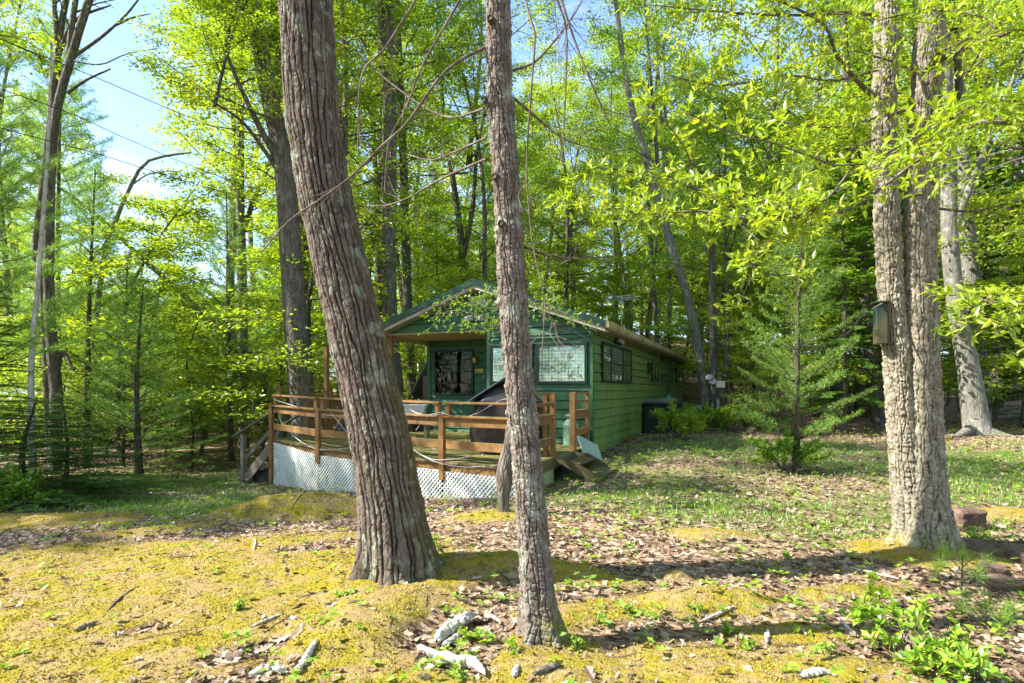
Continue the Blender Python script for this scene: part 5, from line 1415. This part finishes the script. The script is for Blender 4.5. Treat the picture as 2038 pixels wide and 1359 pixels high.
traced_tree('leaning thin pale tree past the cabin end by the utility pole', up_pts([(1402, 790), (1390, 690), (1368, 590), (1330, 470), (1290, 330), (1250, 180)], 22, 18), [.19, .18, .15, .12, .07], 8, 'bark_grey', crown=[('maple1', P(1300, 350, 22), (.85, .85), 1.7)])
traced_tree('slim straight tree behind the back corner of the cabin roof', up_pts([(1330, 740), (1332, 600), (1328, 400), (1320, 100)], 30, 18), [.13, .12, .10, .05], 7, 'bark_grey', crown=[('maple1', P(1328, 350, 30), (.9, .9), 2.7)])
traced_tree('slim pale tree second from the cabin back corner', up_pts([(1308, 700), (1302, 580), (1290, 400), (1288, 100)], 31, 18), [.13, .12, .10, .05], 7, 'bark_grey', crown=[('oak1', P(1290, 350, 31), (.9, .9), .7)])
traced_tree('big silvery leaning tree with root flare right of the twin tree', up_pts([(1948, 866), (1940, 820), (1925, 720), (1905, 620), (1890, 480), (1888, 300), (1880, 150), (1875, 0)], 14.2, 16), [.30, .20, .175, .165, .15, .09, .05], 14, 'bark_grey',
            extra=[([P(1945, 845, 14.2), P(1975, 862, 14.0), P(2010, 872, 13.8), P(2060, 880, 13.5)], .16, .05), ([P(1940, 850, 14.2), P(1915, 864, 13.9), P(1900, 872, 13.7)], .16, .06), ([P(1890, 480, 14.2), P(1920, 400, 14), P(1980, 250, 13.5), P(2040, 100, 13)], .10, .04)],
            crown=[('maple1', P(1884, 240, 14.2), (.9, .9), .9)])
traced_tree('grey trunk behind the silvery leaning tree', up_pts([(1955, 830), (1945, 700), (1928, 500), (1915, 350), (1905, 100)], 19, 17), [.26, .24, .2, .1], 9, 'bark_grey', crown=[('oak2', P(1925, 350, 19), (1, .95), 1.4)])
traced_tree('crooked dark branchy trunk just left of the twin tree base', up_pts([(1745, 800), (1735, 740), (1725, 600), (1710, 450), (1690, 250)], 17, 13), [.2, .18, .14, .08], 8, 'bark_far', extra=[([P(1742, 780, 17), P(1690, 700, 16.8), P(1650, 650, 16.5)], .06, .02)], crown=[('hemtall', P(1715, 700, 17), (.8, .8), .5)])
# left group
gl5 = np.random.default_rng(35)
traced_tree('tall mossy forked tree near the left edge, left hand of the pair', up_pts([(100, 880), (92, 700), (84, 560), (70, 500), (88, 350), (110, 150), (121, 55), (140, -60)], 15.2, 17), [.12, .10, .085, .07, .04], 9, 'bark',
            extra=[([P(120, 100, 15.2), P(150, 40, 15), P(220, 10, 14.5)], .06, .02)], crown=[('thin', P(110, 150, 15.2), (.6, .9), .4)])
traced_tree('tall dark leaning tree near the left edge, right hand of the pair', up_pts([(110, 872), (112, 780), (100, 640), (97, 500), (107, 257), (140, 120), (177, 0), (195, -60)], 14.6, 17), [.16, .125, .10, .085, .045], 10, 'bark',
            extra=[([P(150, 110, 14.6), P(200, 75, 14.4), P(250, 30, 14), P(278, -5, 13.8)], .045, .02), ([P(135, 185, 14.6), P(170, 160, 14.5), P(220, 137, 14.3)], .04, .02), ([P(230, 50, 14.1), P(265, 35, 14), P(300, 27, 13.8)], .03, .012), ([P(140, 120, 14.6), P(200, 128, 14.2), P(250, 108, 14), P(318, 95, 13.8)], .025, .008), ([P(112, 740, 14.6), P(125, 700, 14.6), P(145, 735, 14.5), P(150, 730, 14.5)], .08, .03)],
            crown=[('thin', P(138, 120, 14.6), (.65, .9), 2.4)])
traced_tree('pale skinny peeling trunk at the left edge in front of the pair', up_pts([(66, 890), (64, 860), (62, 740), (72, 600), (82, 480), (95, 300)], 12.2, 9), [.07, .055, .045, .035, .02], 8, 'bark_twin' if False else 'deadwood')
traced_tree('bare bent dead tree standing against the sky gap', up_pts([(178, 800), (205, 520), (230, 440), (265, 360), (290, 323)], 18)[:5] + [P(330, 310, 18), P(380, 303, 18)], [.11, .095, .08, .06, .035], 8, 'bark_grey', extra=[([P(262, 368, 18), P(300, 345, 17.9), P(360, 340, 17.7)], .03, .01)])
traced_tree('thin broken tree leaning to the left behind the saplings', [P(520, 735, 21), P(400, 620, 20.5), P(268, 500, 20), P(199, 434, 19.5), P(121, 375, 19)], [.12, .11, .09, .05], 7, 'bark_grey')
traced_tree('left of two straight trunks behind the thick grey oak', up_pts([(462, 870), (459, 700), (458, 560), (462, 450), (470, 250)], 24, 17), [.2, .18, .15, .08], 8, 'bark_grey', crown=[('maple2', P(460, 520, 24), (.85, .85), 1.0)])
traced_tree('right of two straight trunks behind the thick grey oak', up_pts([(486, 870), (484, 700), (482, 560), (478, 400), (478, 200), (482, 60)], 21, 16), [.2, .18, .15, .08], 8, 'bark_grey', crown=[('maple2', P(480, 450, 21), (.85, .8), 2.2)])

PT = [('pine1', 170, 915, 16.5, 'tall open young white pine with black trunk on the left', 1.15, 1.1), ('pine1', 277, 935, 13.8, 'young spruce like pine with low sweeping branches at the lawn edge', .62, 1.0),
      ('pine1', 460, 905, 17.0, 'slim young pine between the lawn and the deck stairs', 1.05, .85), ('pine2', 243, 930, 16.5, 'thin young pine between the two black trunked pines', 1.2, .9)]
for var, px, py, Y, lab, hs, ws in PT:
    p = P(px, py, Y); plant_tree(var, p[0], p[1], hs, ws, name='pine_tree', label=lab)
p = P(1585, 935, 9.6); plant_tree('pine1', p[0], p[1], .68, .64, name='pine_tree', label='airy young white pine on the grass right of the cabin')
p = P(20, 900, 12.5); plant_tree('pinetall', p[0] - 1.0, p[1], .8, .8, name='pine_tree', label='tall wispy white pine along the left edge')
plant_tree('pinetall', -14.5, 18.5, .85, .85, name='pine_tree', label='second tall white pine behind the left pair of trees')
for (px, Y, hs, ws, lab) in ((55, 9.4, .30, 1.0, 'low dark hemlock sweeping over the grass at the left edge'), (-60, 12.0, .8, 1.0, 'dark hemlock crowding the left border behind the low one'), (380, 15.5, .38, .7, 'small dark hemlock beside the shrubs left of the deck'), (130, 11.2, .32, .75, 'spreading hemlock seedling next to the low dark hemlock')):
    x_ = (px - CX) / FPX * Y; plant_tree('hemlock', x_, Y, hs, ws, name='hemlock', label=lab)
for (px, Y, hs, lab) in ((1680, 15.5, .62, 'dark hemlock left of the twin tree'), (1960, 22, .8, 'dark hemlock behind the silvery tree'), (2070, 17, .7, 'dark hemlock at the right border'), (1130, 40, .9, 'dark conifer above the cabin ridge')):
    x_ = (px - CX) / FPX * Y; plant_tree('hemtall', x_, Y, hs, name='hemlock', label=lab)
for (px, Y, hs, lab) in ((870, 33, .8, 'pale green pine standing behind the cabin roof'), (650, 30, .7, 'soft green pine behind the hanger post'), (560, 27, .6, 'soft green pine left of the hanger post'), (1500, 26, .55, 'pale pine behind the airy young pine'), (1450, 33, .6, 'pale pine right of the utility pole')):
    x_ = (px - CX) / FPX * Y; plant_tree('pinetall', x_, Y, hs, name='pine_tree', label=lab)

# ------------------------------------------------------------------ forest behind: each tree a thing
def blocked(x, y, m=1.2):
    lx, ly = CL(x, y)
    return (-W - 1.6 - m < lx < m + .4 and -5 < ly < LEN + m)
placed = []
def try_place(x, y, dmin):
    if blocked(x, y): return False
    for a, b in placed:
        if (a - x) ** 2 + (b - y) ** 2 < dmin * dmin: return False
    placed.append((x, y)); return True
gf = np.random.default_rng(77)
ZONES = [(60, 'at the left border'), (200, 'behind the forked mossy pair on the left'), (380, 'behind the black trunked pines'), (520, 'left of the thick grey oak'), (640, 'around the thick grey oak'), (760, 'beside the furrowed leaning oak'), (860, 'above the porch roof'), (960, 'behind the gable peak'), (1080, 'behind the knotty tree'),
         (1180, 'above the right roof slope'), (1300, 'above the cabin side wall'), (1400, 'above the far end of the cabin'), (1500, 'around the utility pole'), (1640, 'behind the airy young pine'), (1750, 'just left of the twin tree'), (1880, 'behind the twin tree'), (2000, 'behind the silvery leaning tree'), (9999, 'at the right border')]
def zone(px):
    for a, b in ZONES:
        if px < a: return b
RANK = ['nearest', 'second nearest', 'third nearest', 'fourth nearest', 'fifth nearest', 'sixth nearest', 'seventh nearest', 'eighth nearest', 'ninth nearest', 'tenth nearest']
def plant_many(items, name, cat):
    """items: (variant, x, Y, px, sx, sz, kind); labels say the kind, the landmark and the rank in depth"""
    by = {}
    for it in items: by.setdefault((it[6], zone(it[3])), []).append(it)
    for (kind, zn), L in by.items():
        L.sort(key=lambda a: a[2])
        for k, (v, x, Y, px, sx, sz, _) in enumerate(L):
            lab = f'{kind} {zn}' if len(L) == 1 else f'{RANK[min(k, 9)]} {kind} {zn}'
            plant_tree(v, x, Y, sz, sx, rot=gf.uniform(0, 6.28), name=name, label=lab, cat=cat, group=f'{kind}s of the woods', lean=.04)
cnt = 0; att = 0; items = []
while cnt < 112 and att < 6000:
    att += 1
    Y = 17 + 46 * gf.random() ** .85; px = gf.uniform(-120, 2160); x_ = (px - CX) / FPX * Y
    if 60 < px < 500: continue
    if px < 60 and Y < 24: continue
    if 480 <= px < 640 and Y < 24: continue
    if 1180 < px < 1640 and Y < 21: continue
    if px >= 1640 and Y < 19: continue
    if not try_place(x_, Y, 2.8 if Y < 35 else 3.4): continue
    v = gf.choice(['oak1', 'oak2', 'maple1', 'maple2'], p=[.34, .2, .27, .19]); sc = gf.uniform(.8, 1.15)
    kind = {'oak1': 'tall green oak', 'oak2': 'high crowned oak', 'maple1': 'deep green maple', 'maple2': 'yellow green maple'}[v]
    items.append((v, x_, Y, px, sc * gf.uniform(.85, 1.15), sc, kind)); cnt += 1
plant_many(items, 'forest_tree', 'tree')
# low trees under the sky gap on the left, then the understory
items = []
for k in range(60):
    Y = gf.uniform(22, 60); px = gf.uniform(-60, 620); x_ = (px - CX) / FPX * Y
    if not try_place(x_, Y, 2.3): continue
    ht = (Y * gf.uniform(.15, .235)) + .8
    v = gf.choice(['under', 'sapling2']); H0 = 9 if v == 'under' else 4.2
    items.append((v, x_, Y, px, min(2.8, ht / H0 * 1.35), min(2.6, ht / H0), 'low bushy tree' if v == 'under' else 'low yellow green tree'))
for (px, Y, v, hs, ws) in ((335, 17.5, 'sapling2', .8, 1.2), (400, 19, 'sapling', .8, 1.2), (520, 18.5, 'sapling2', .75, 1.1), (560, 21, 'sapling', .8, 1.3), (215, 19, 'sapling2', .9, 1.2), (120, 17.5, 'sapling2', .7, 1.1), (700, 21, 'sapling', .8, 1.2), (650, 24, 'sapling2', .95, 1.5)):
    items.append((v, (px - CX) / FPX * Y, Y, px, ws, hs, 'yellow green sapling' if v == 'sapling2' else 'leafy green sapling')); placed.append(((px - CX) / FPX * Y, Y))
cnt = 0; att = 0
while cnt < 150 and att < 4000:
    att += 1
    Y = 14.5 + 27 * gf.random(); px = gf.uniform(-100, 2150); x_ = (px - CX) / FPX * Y
    if px < 520 and Y < 18: continue
    if 1200 < px < 1500 and Y < 23: continue
    if px > 1500 and Y < 15.5: continue
    if blocked(x_, Y, 1.0): continue
    if not try_place(x_, Y, 1.35): continue
    v = gf.choice(['sapling', 'sapling2', 'under', 'hemlock', 'pine2'], p=[.27, .23, .30, .1, .1]); s_ = gf.uniform(.6, 1.05)
    if v == 'hemlock' and px < 720: v = 'under'
    kind = {'sapling': 'leafy green sapling', 'sapling2': 'yellow green sapling', 'under': 'bushy understory tree', 'hemlock': 'young hemlock', 'pine2': 'young pine'}[v]
    items.append((v, x_, Y, px, s_ * gf.uniform(1.0, 1.5), s_, kind)); cnt += 1
plant_many(items, 'sapling', 'sapling')
# trees left of and behind the viewpoint whose crowns shade the yard
for (x_, y_, v, s_, lab) in ((-11.5, 8.6, 'oak2', .9, 'oak out of frame left of the lawn'), (-16.5, 6.8, 'maple1', .9, 'maple out of frame left of the lawn'), (-19, 10, 'oak1', .85, 'oak out of frame far to the left'),
                             (9.5, 5.6, 'maple1', .8, 'maple out of frame right'), (11, 10.5, 'oak1', .9, 'oak out of frame right of the grass')):
    plant_tree(v, x_, y_, s_, name='side_tree', label=lab)

gb = np.random.default_rng(505)
BK = [(-4, -9), (3, -11), (9, -7), (14, -1), (-9, -14), (6, -19), (-2, -21), (16, -12), (-16, -8), (-15, -20), (12, 3.0), (22, 4), (22, -8), (-24, -14), (-3, -32), (10, -30)]
WORD = ['first', 'second', 'third', 'fourth', 'fifth', 'sixth', 'seventh', 'eighth', 'ninth', 'tenth', 'eleventh', 'twelfth', 'thirteenth', 'fourteenth', 'fifteenth', 'sixteenth', 'seventeenth', 'eighteenth']
for k, (x_, y_) in enumerate(BK):
    plant_tree(gb.choice(['oak1', 'maple1', 'oak2']), x_, y_, gb.uniform(.85, 1.1), name='side_tree', label=f'{WORD[k]} of the woodland trees around the edge of the clearing out of frame', group='woodland trees around the clearing')

ITEM = []
for k in range(46):
    x_ = gb.uniform(-62, -27); y_ = gb.uniform(-22, min(14, -x_ * .62 - 4))
    if all((x_ - a[1]) ** 2 + (y_ - a[2]) ** 2 > 9 for a in ITEM): ITEM.append((gb.choice(['oak1', 'maple1', 'under', 'oak2']), x_, y_, gb.uniform(.85, 1.15)))
for k, (v, x_, y_, s_) in enumerate(ITEM):
    plant_tree(v, x_, y_, s_, name='side_tree', label='green woodland tree beyond the left edge of the clearing', group='woodland trees beyond the left edge')

# far wood as one mass on the slope
g6 = np.random.default_rng(90)
C = []
for k in range(520):
    Y = g6.uniform(62, 125); X = g6.uniform(-1.05, 1.05) * Y; px = CX + X / Y * FPX
    low = 40 < px < 520
    H = g6.uniform(.5, 1) * (9 if low else 21); Rr = g6.uniform(2.5, 4.5)
    if low: H = min(H, Y * .20)
    m = 130
    th_ = g6.uniform(0, 6.28, m); ph = np.arccos(g6.uniform(-1, 1, m)); r_ = Rr * g6.random(m) ** .35
    zc = gz(X, Y) + H * .6
    C.append(np.stack([X + r_ * np.cos(th_) * np.sin(ph), Y + r_ * np.sin(th_) * np.sin(ph), zc + np.cos(ph) * H * .42 * (r_ / Rr)], 1))
C = np.concatenate(C); n = len(C)
u = unit(g6.normal(0, 1, (n, 3)) * np.array([1, 1, .5])); v = unit(np.cross(g6.normal(0, .5, (n, 3)) + np.array([0, 0, 1.0]), u)); s_ = g6.uniform(.5, 1.1, n)
V, q = leaf_quads(C, u, v, s_, s_ * .7)
tag(link('far_woods', np_mesh('far_woods', V, q, None, M['leaf'])), 'far green woods filling the slope behind everything', 'woods', kind='stuff')

# overhead cables on the left
cb = tag(empty('overhead_cables', (0, 0, 0)), 'three black overhead cables slanting through the trees on the left', 'cables')
for pl in ([(-260, -40, 9), (0, 77, 10.5), (184, 151, 12), (350, 222, 14), (493, 278, 16), (600, 318, 18), (760, 370, 21)], [(-260, 90, 9), (125, 220, 12), (243, 272, 14), (420, 345, 16), (600, 405, 19), (760, 450, 22)], [(-260, 170, 9), (0, 254, 10.5), (190, 305, 13), (368, 360, 15.5), (600, 425, 19), (760, 470, 22)]):
    pts = resample([P(*p) for p in pl], 40); MB().tube(pts, .009, 5).build('cable', M['cable'], cb)

# ------------------------------------------------------------------ ground cover
g7 = np.random.default_rng(101)
def pick(n, area, dens):
    x0, x1, y0, y1 = area; X = g7.uniform(x0, x1, n); Yv = y0 + (y1 - y0) * g7.random(n) ** 1.5
    k = (np.abs(X) < .95 * Yv + .6) & (g7.random(n) < dens(X, Yv)); X, Yv = X[k], Yv[k]
    lx = _c * (X - CO[0]) - _s * (Yv - CO[1]); ly = _s * (X - CO[0]) + _c * (Yv - CO[1])
    inside = ((lx < 0.02) & (lx > -W) & (ly > -.05) & (ly < LEN)) | ((lx < .0) & (lx > -6.45) & (ly > np.interp(lx, FR[::-1, 0], FR[::-1, 1])) & (ly < 1.9))
    return X[~inside], Yv[~inside]
X, Yv = pick(125000, (-15, 16, 2.7, 19), lambda x, y: (.15 + .85 * (1 - moss_mask(x, y))) * (1 - .55 * grass_mask(x, y)) * np.clip(.35 + 1.1 * fbm(x * 1.7, y * 2.2, 6.6, 3), .1, 1))
rng = g7
V, q = scatter_leaves(len(X), X, Yv, ground_z(X, Yv), (.022, .10), .42, .006)
tag(link('leaf_litter', np_mesh('leaf_litter', V, q, None, M['litter'])), 'dry brown oak leaves littering the forest floor', 'leaves', kind='stuff')
# moss tufts
X, Yv = pick(150000, (-6.5, 5.5, 2.8, 8.2), lambda x, y: moss_mask(x, y) ** 1.3 * np.clip(.1 + 1.2 * fbm(x * 3, y * 3, 2.9, 3), 0, 1)); n = len(X)
a = g7.uniform(0, 6.28, n); c = np.stack([X, Yv, ground_z(X, Yv) + .012], 1); s_ = g7.uniform(.012, .026, n)
u = unit(np.stack([np.cos(a) * .6, np.sin(a) * .6, np.full(n, .8)], 1)); v = unit(np.cross(u, g7.normal(0, 1, (n, 3))))
V, q = leaf_quads(c, u, v, s_, s_ * .6)
tag(link('moss_tufts', np_mesh('moss_tufts', V, q, None, M['tuft'])), 'fuzzy yellow green moss covering the foreground ground', 'moss', kind='stuff')
# grass blades
X, Yv = pick(300000, (-14, 16, 6.0, 18), lambda x, y: grass_mask(x, y) * (1 - moss_mask(x, y)) * np.clip(2.2 * fbm(x * 2.8, y * 2.8, 4.1, 3) - .7, 0, 1)); n = len(X)
a = g7.uniform(0, 6.28, n); c = np.stack([X, Yv, ground_z(X, Yv)], 1); s_ = g7.uniform(.03, .10, n)
u = unit(np.stack([np.cos(a) * .45, np.sin(a) * .45, np.full(n, .9)], 1)); v = unit(np.cross(u, g7.normal(0, 1, (n, 3))))
V, q = leaf_quads(c, u, v, s_, np.full(n, .012))
tag(link('grass', np_mesh('grass', V, q, None, M['grass'])), 'thin patchy green grass in the shade', 'grass', kind='stuff')
# small herbs: rosettes of broad leaves
X, Yv = pick(16000, (-13, 15, 3.0, 17), lambda x, y: np.where(x > -1.2, 1.0, .35) * np.clip(2.4 * fbm(x * 1.2, y * 1.6, 7.7, 3) - .75, 0, 1) * (1 - .6 * moss_mask(x, y))); n0 = len(X)
X = np.repeat(X, 5) + g7.normal(0, .012, n0 * 5); Yv = np.repeat(Yv, 5) + g7.normal(0, .012, n0 * 5); n = len(X); h_ = np.repeat(g7.uniform(.02, .10, n0), 5)
a = g7.uniform(0, 6.28, n); c = np.stack([X, Yv, ground_z(X, Yv) + h_], 1); s_ = g7.uniform(.025, .07, n)
u = unit(np.stack([np.cos(a), np.sin(a), g7.uniform(-.2, .5, n)], 1)); v = unit(np.cross(np.array([0, 0, 1.0]) + g7.normal(0, .3, (n, 3)), u))
V, q = leaf_quads(c, u, v, s_, s_ * .7)
tag(link('woodland_herbs', np_mesh('woodland_herbs', V, q, None, M['leaf_ground'])), 'tiny bright green seedlings sprouting through the leaf litter', 'seedlings', kind='stuff')
# twigs on the ground
tw = MB()
for k in range(620):
    Y = 2.9 + 6 * g7.random() ** 1.4; X = g7.uniform(-.95, .95) * Y; L = g7.uniform(.06, .45) * (.5 if k > 150 else 1); a = g7.normal(.45, .9)
    pts = [np.array([X, Y]) + np.array([cos(a), sin(a)]) * L * t + g7.normal(0, .012, 2) for t in (0, .35, .7, 1)]
    z_ = ground_z([p[0] for p in pts], [p[1] for p in pts]); pts = [np.array([p[0], p[1], z + .014 + g7.uniform(0, .012)]) for p, z in zip(pts, z_)]
    r_ = g7.uniform(.0018, .005); tw.tube(np.array(pts), [r_, r_, r_ * .8, r_ * .4], 4)
tag(tw.build('fallen_twigs', M['twig']), 'thin fallen twigs strewn over moss and leaves', 'twigs', kind='stuff')

def log(label, pl, r, mat='deadwood', name='branch_piece', cat='fallen branch', flat=1.0, n=16, k=9, rough=.18):
    pts = []
    for px, py in pl:
        Y = EYE * FPX / (py - HY); x_ = (px - CX) / FPX * Y
        for _ in range(4):
            z = gz(x_, Y); Y = (EYE - z) * FPX / (py - HY); x_ = (px - CX) / FPX * Y
        pts.append((x_, Y, gz(x_, Y) + r * .7 + .02))
    p = resample(pts, n); rr = r * np.interp(np.linspace(0, 1, n), [0, .1, .5, .9, 1], [.25, .8, 1, .6, .12]) * (1 + g7.normal(0, rough, n)); 
    V, q = tube(p, np.maximum(rr, .002), k); V = V + g7.normal(0, r * .10, V.shape)
    m = MB(); m.add(V, q); o = m.build(name, M[mat], None, False); return tag(o, label, cat)
log('long bleached rotten branch at the bottom centre', [(830, 1300), (870, 1318), (905, 1326), (945, 1335), (965, 1358)], .032)
log('broad splintered bleached wood slab near the knotty tree', [(868, 1292), (890, 1270), (915, 1252), (946, 1236)], .046, name='wood_slab', cat='rotten wood')
log('second strip of the splintered bleached wood', [(880, 1296), (905, 1280), (925, 1262)], .02, name='wood_slab', cat='rotten wood')
log('thick grey broken stick at the bottom left', [(590, 1352), (605, 1330), (622, 1308), (630, 1290)], .022)
log('curved grey root branch at the bottom edge', [(495, 1358), (520, 1345), (550, 1342), (572, 1350)], .020)
log('short dark stub of wood on the moss at the left', [(148, 1264), (170, 1255), (195, 1246)], .018, mat='oldwood')
log('pale stick on the moss in the left foreground', [(500, 1256), (535, 1240), (565, 1228)], .010)
log('long thin curved stick on the left moss', [(205, 1235), (230, 1205), (262, 1180), (278, 1172)], .008, mat='twig')
log('bowed grey stick over the moss mound', [(575, 1035), (600, 1020), (628, 1000), (645, 1005), (665, 1020)], .012, mat='deadwood')
log('small upright stick on the moss', [(505, 1100), (508, 1085), (507, 1076)], .012)
log('broken dark chunk of bark beside the knotty tree', [(1060, 1352), (1085, 1342), (1118, 1330)], .018, mat='bark_mid' if False else 'oldwood', name='bark_chunk', cat='bark')
log('white scrap of wood at the bottom beside the bark chunk', [(1022, 1358), (1030, 1335)], .018)
log('pale stick in front of the right mossy hump', [(1395, 1245), (1425, 1232), (1462, 1222)], .013)
log('pale split stick in the shadow on the right', [(1668, 1238), (1685, 1255), (1708, 1275)], .013)
log('white chip stick on the right foreground', [(1528, 1262), (1526, 1288)], .016)
log('long grey stick among leaves in front of the twin tree', [(1690, 1135), (1730, 1145), (1790, 1158)], .013)
log('white torn bark at the bottom edge right of centre', [(1590, 1358), (1640, 1348), (1664, 1356)], .022)
log('pale broken stick beside the knotty tree root', [(970, 1232), (985, 1238), (997, 1248)], .013)

# rocks at the twin tree
def rock(label, px, py, Y, w, d, h, rz=0.0, tilt=0.0, seed=0):
    x_, y_ = (px - CX) / FPX * Y, Y; g = np.random.default_rng(seed)
    b = MB().box(-w / 2, w / 2, -d / 2, d / 2, 0, h, min(w, d, h) * .12)
    V = np.concatenate(b.v); q = np.concatenate(b.q)
    # subdivide once by splitting along each quad centre
    me = np_mesh('rock', V, q, None, M['rock'])
    import bmesh
    bm = bmesh.new(); bm.from_mesh(me); bmesh.ops.subdivide_edges(bm, edges=bm.edges[:], cuts=3, use_grid_fill=True)
    co = np.array([v.co[:] for v in bm.verts]); n1 = fbm(co[:, 0] * 9 + seed, co[:, 1] * 9, co[:, 2] * 9, 3) - .5; n2 = fbm(co[:, 0] * 9 + 40, co[:, 1] * 9 + seed, co[:, 2] * 22, 3) - .5
    for v, a, b_ in zip(bm.verts, n1, n2): v.co.x += a * .05; v.co.y += b_ * .05; v.co.z += (a - b_) * .03
    bm.to_mesh(me); bm.free()
    o = link('rock', me); o.location = (x_, y_, gz(x_, y_) - .03); o.rotation_euler = (tilt, tilt * .5, rz); return tag(o, label, 'rock')
rock('upright square reddish brown sandstone block behind the twin tree base', 1922, 1055, 6.55, .34, .25, .25, .1, 0, 1)
rock('flat layered stone beside the sandstone block', 1935, 1120, 5.7, .42, .34, .10, -.5, .05, 2)
rock('long pinkish flat sandstone slab with a chipped front edge', 1985, 1185, 4.75, .38, .22, .08, .25, .05, 3)
rock('dark mossy stone at the right edge', 2030, 1120, 5.5, .36, .30, .14, .4, .1, 4)
rock('small stone wedged behind the pinkish slab', 1975, 1150, 5.1, .20, .18, .09, .9, .1, 5)
rock('half buried pale flat stone in the left grass', 300, 1035, 7.3, .35, .22, .05, .2, .05, 6)

# pine seedling, laurel shrub, small plants
def pine_seedling(label, px, py, Y, h, seed):
    g = np.random.default_rng(seed); x_, y_ = (px - CX) / FPX * Y, Y
    o = empty('pine_seedling', (x_, y_, gz(x_, y_))); tag(o, label, 'pine seedling')
    m = MB(); m.tube(resample([(0, 0, 0), (.01, 0, h * .5), (.03, .02, h)], 8), np.linspace(.008, .004, 8), 5)
    tips = [np.array([.03, .02, h])]
    for k in range(7):
        a = k * 2.4; z = h * (.35 + .09 * k); e = np.array([cos(a) * .16, sin(a) * .13, z + .06]); m.tube(np.array([(.01, 0, z - .04), e * [.5, .5, 1], e]), [.004, .003, .003], 4); tips.append(e)
    m.build('stem', M['bark_pine'], o, True)
    C = []; D = []
    for t in tips:
        for j in range(70):
            C.append(t + np.array([0, 0, -.06]) * g.random() + g.normal(0, .006, 3)); D.append(unit(np.array([0, 0, .55]) + g.normal(0, .6, 3)))
    C = np.array(C); D = np.array(D); v = unit(np.cross(D, g.normal(0, 1, D.shape))); s_ = g.uniform(.07, .12, len(C))
    V, q = leaf_quads(C, D, v, s_, np.full(len(C), .0035), 0); c_ = link('needles', np_mesh('needles', V, q, None, M['pine']), o); c_['kind'] = 'stuff'
pine_seedling('soft needled pine seedling in front of the twin tree and rocks', 1912, 1175, 4.55, .30, 51)
pine_seedling('smaller pine seedling lower beside the pinkish slab', 1960, 1260, 3.95, .14, 52)
def shrub(label, px, py, Y, h, w, mat, size, n, seed, wr=.4, name='shrub', cat='shrub', red=0):
    g = np.random.default_rng(seed); x_, y_ = (px - CX) / FPX * Y, Y
    o = empty(name, (x_, y_, gz(x_, y_))); tag(o, label, cat)
    m = MB(); P_ = []
    for k in range(n):
        a = g.uniform(0, 6.28); rr = w * g.random() ** .5; e = np.array([cos(a) * rr, sin(a) * rr * .7, h * g.uniform(.35, 1) * (1 - .35 * rr / w)])
        p = resample([(0, 0, -.02), e * np.array([.45, .45, .55]) + g.normal(0, .02, 3), e], 6); m.tube(p, np.linspace(.006, .002, 6), 4); P_.append(p[3:])
    m.build('stems', M['twig'], o, True)
    spray_leaves(o, P_, mat, size, 60 if size > .05 else 60, wr=wr, spread=size * .35, g=g, clus=5, name='leaf_cluster')
    return o
shrub('glossy laurel seedling clump in the bottom right foreground', 1815, 1300, 3.55, .38, .36, 'laurel', .07, 17, 61)
shrub('second arching laurel stem reaching the bottom edge', 1880, 1345, 3.3, .20, .26, 'laurel', .07, 9, 62)
shrub('fresh laurel sprig behind the glossy clump', 1740, 1210, 4.25, .26, .12, 'leaf_yellow', .06, 6, 63)
shrub('pale leaved laurel shrub at the left edge under the hemlock', 40, 1000, 8.6, .75, .5, 'laurel', .10, 26, 64)
shrub('leafy shrub at the foot of the airy young pine', 1560, 930, 9.5, .8, .75, 'leaf_dark', .07, 44, 65)
shrub('straggly shrub in front of the storage bin', 1345, 900, 14.6, 1.0, .8, 'leaf', .10, 40, 66)
shrub('low shrub between the storage bin and the utility pole', 1390, 880, 17, 1.1, 1.4, 'leaf', .12, 50, 67)
shrub('tangled low bush right of the utility pole', 1460, 860, 18, .9, 1.5, 'leaf_dark', .12, 46, 68)
shrub('small green sprout beside the rocks', 1945, 1065, 6.0, .22, .12, 'leaf_ground', .06, 6, 69)
for k, (px, py, lab) in enumerate(((690, 1205, 'pale seedlings at the foot of the furrowed oak'), (470, 1230, 'two leaf seedling on the left moss'), (870, 1135, 'spindly leafy twig right of the furrowed oak'), (935, 1275, 'bright seedling beside the splintered wood'), (900, 1310, 'seedling just above the bleached branch'), (1150, 1295, 'bright leaved seedlings at the right of the knotty tree'),
                                 (1010, 1310, 'seedling left of the knotty tree base'), (1190, 1240, 'seedling between leaves right of the knotty tree'), (1240, 1220, 'seedling behind the right mossy hump'), (1385, 1225, 'seedling on the left end of the mossy hump'), (1450, 1260, 'seedling below the mossy hump'), (1580, 1190, 'broad leaf seedling right of the mossy hump'),
                                 (1600, 1260, 'bright seedling in the shadow band'), (1480, 1285, 'seedling near the white chip stick'), (1560, 1110, 'seedling cluster in the lit leaves'), (1640, 1060, 'seedling in the mid ground leaves'), (1700, 1110, 'seedling cluster left of the twin tree'), (1740, 1075, 'light green seedlings against the twin tree base'), (910, 1355, 'seedling at the bottom edge'), (1640, 1300, 'seedling beside the laurel clump'))):
    Y = EYE * FPX / (py + 8 - HY); shrub(lab, px, py, Y, .10 if k != 2 else .30, .07, 'leaf_ground', .034, 4, 200 + k, wr=.75, name='seedling', cat='seedling')
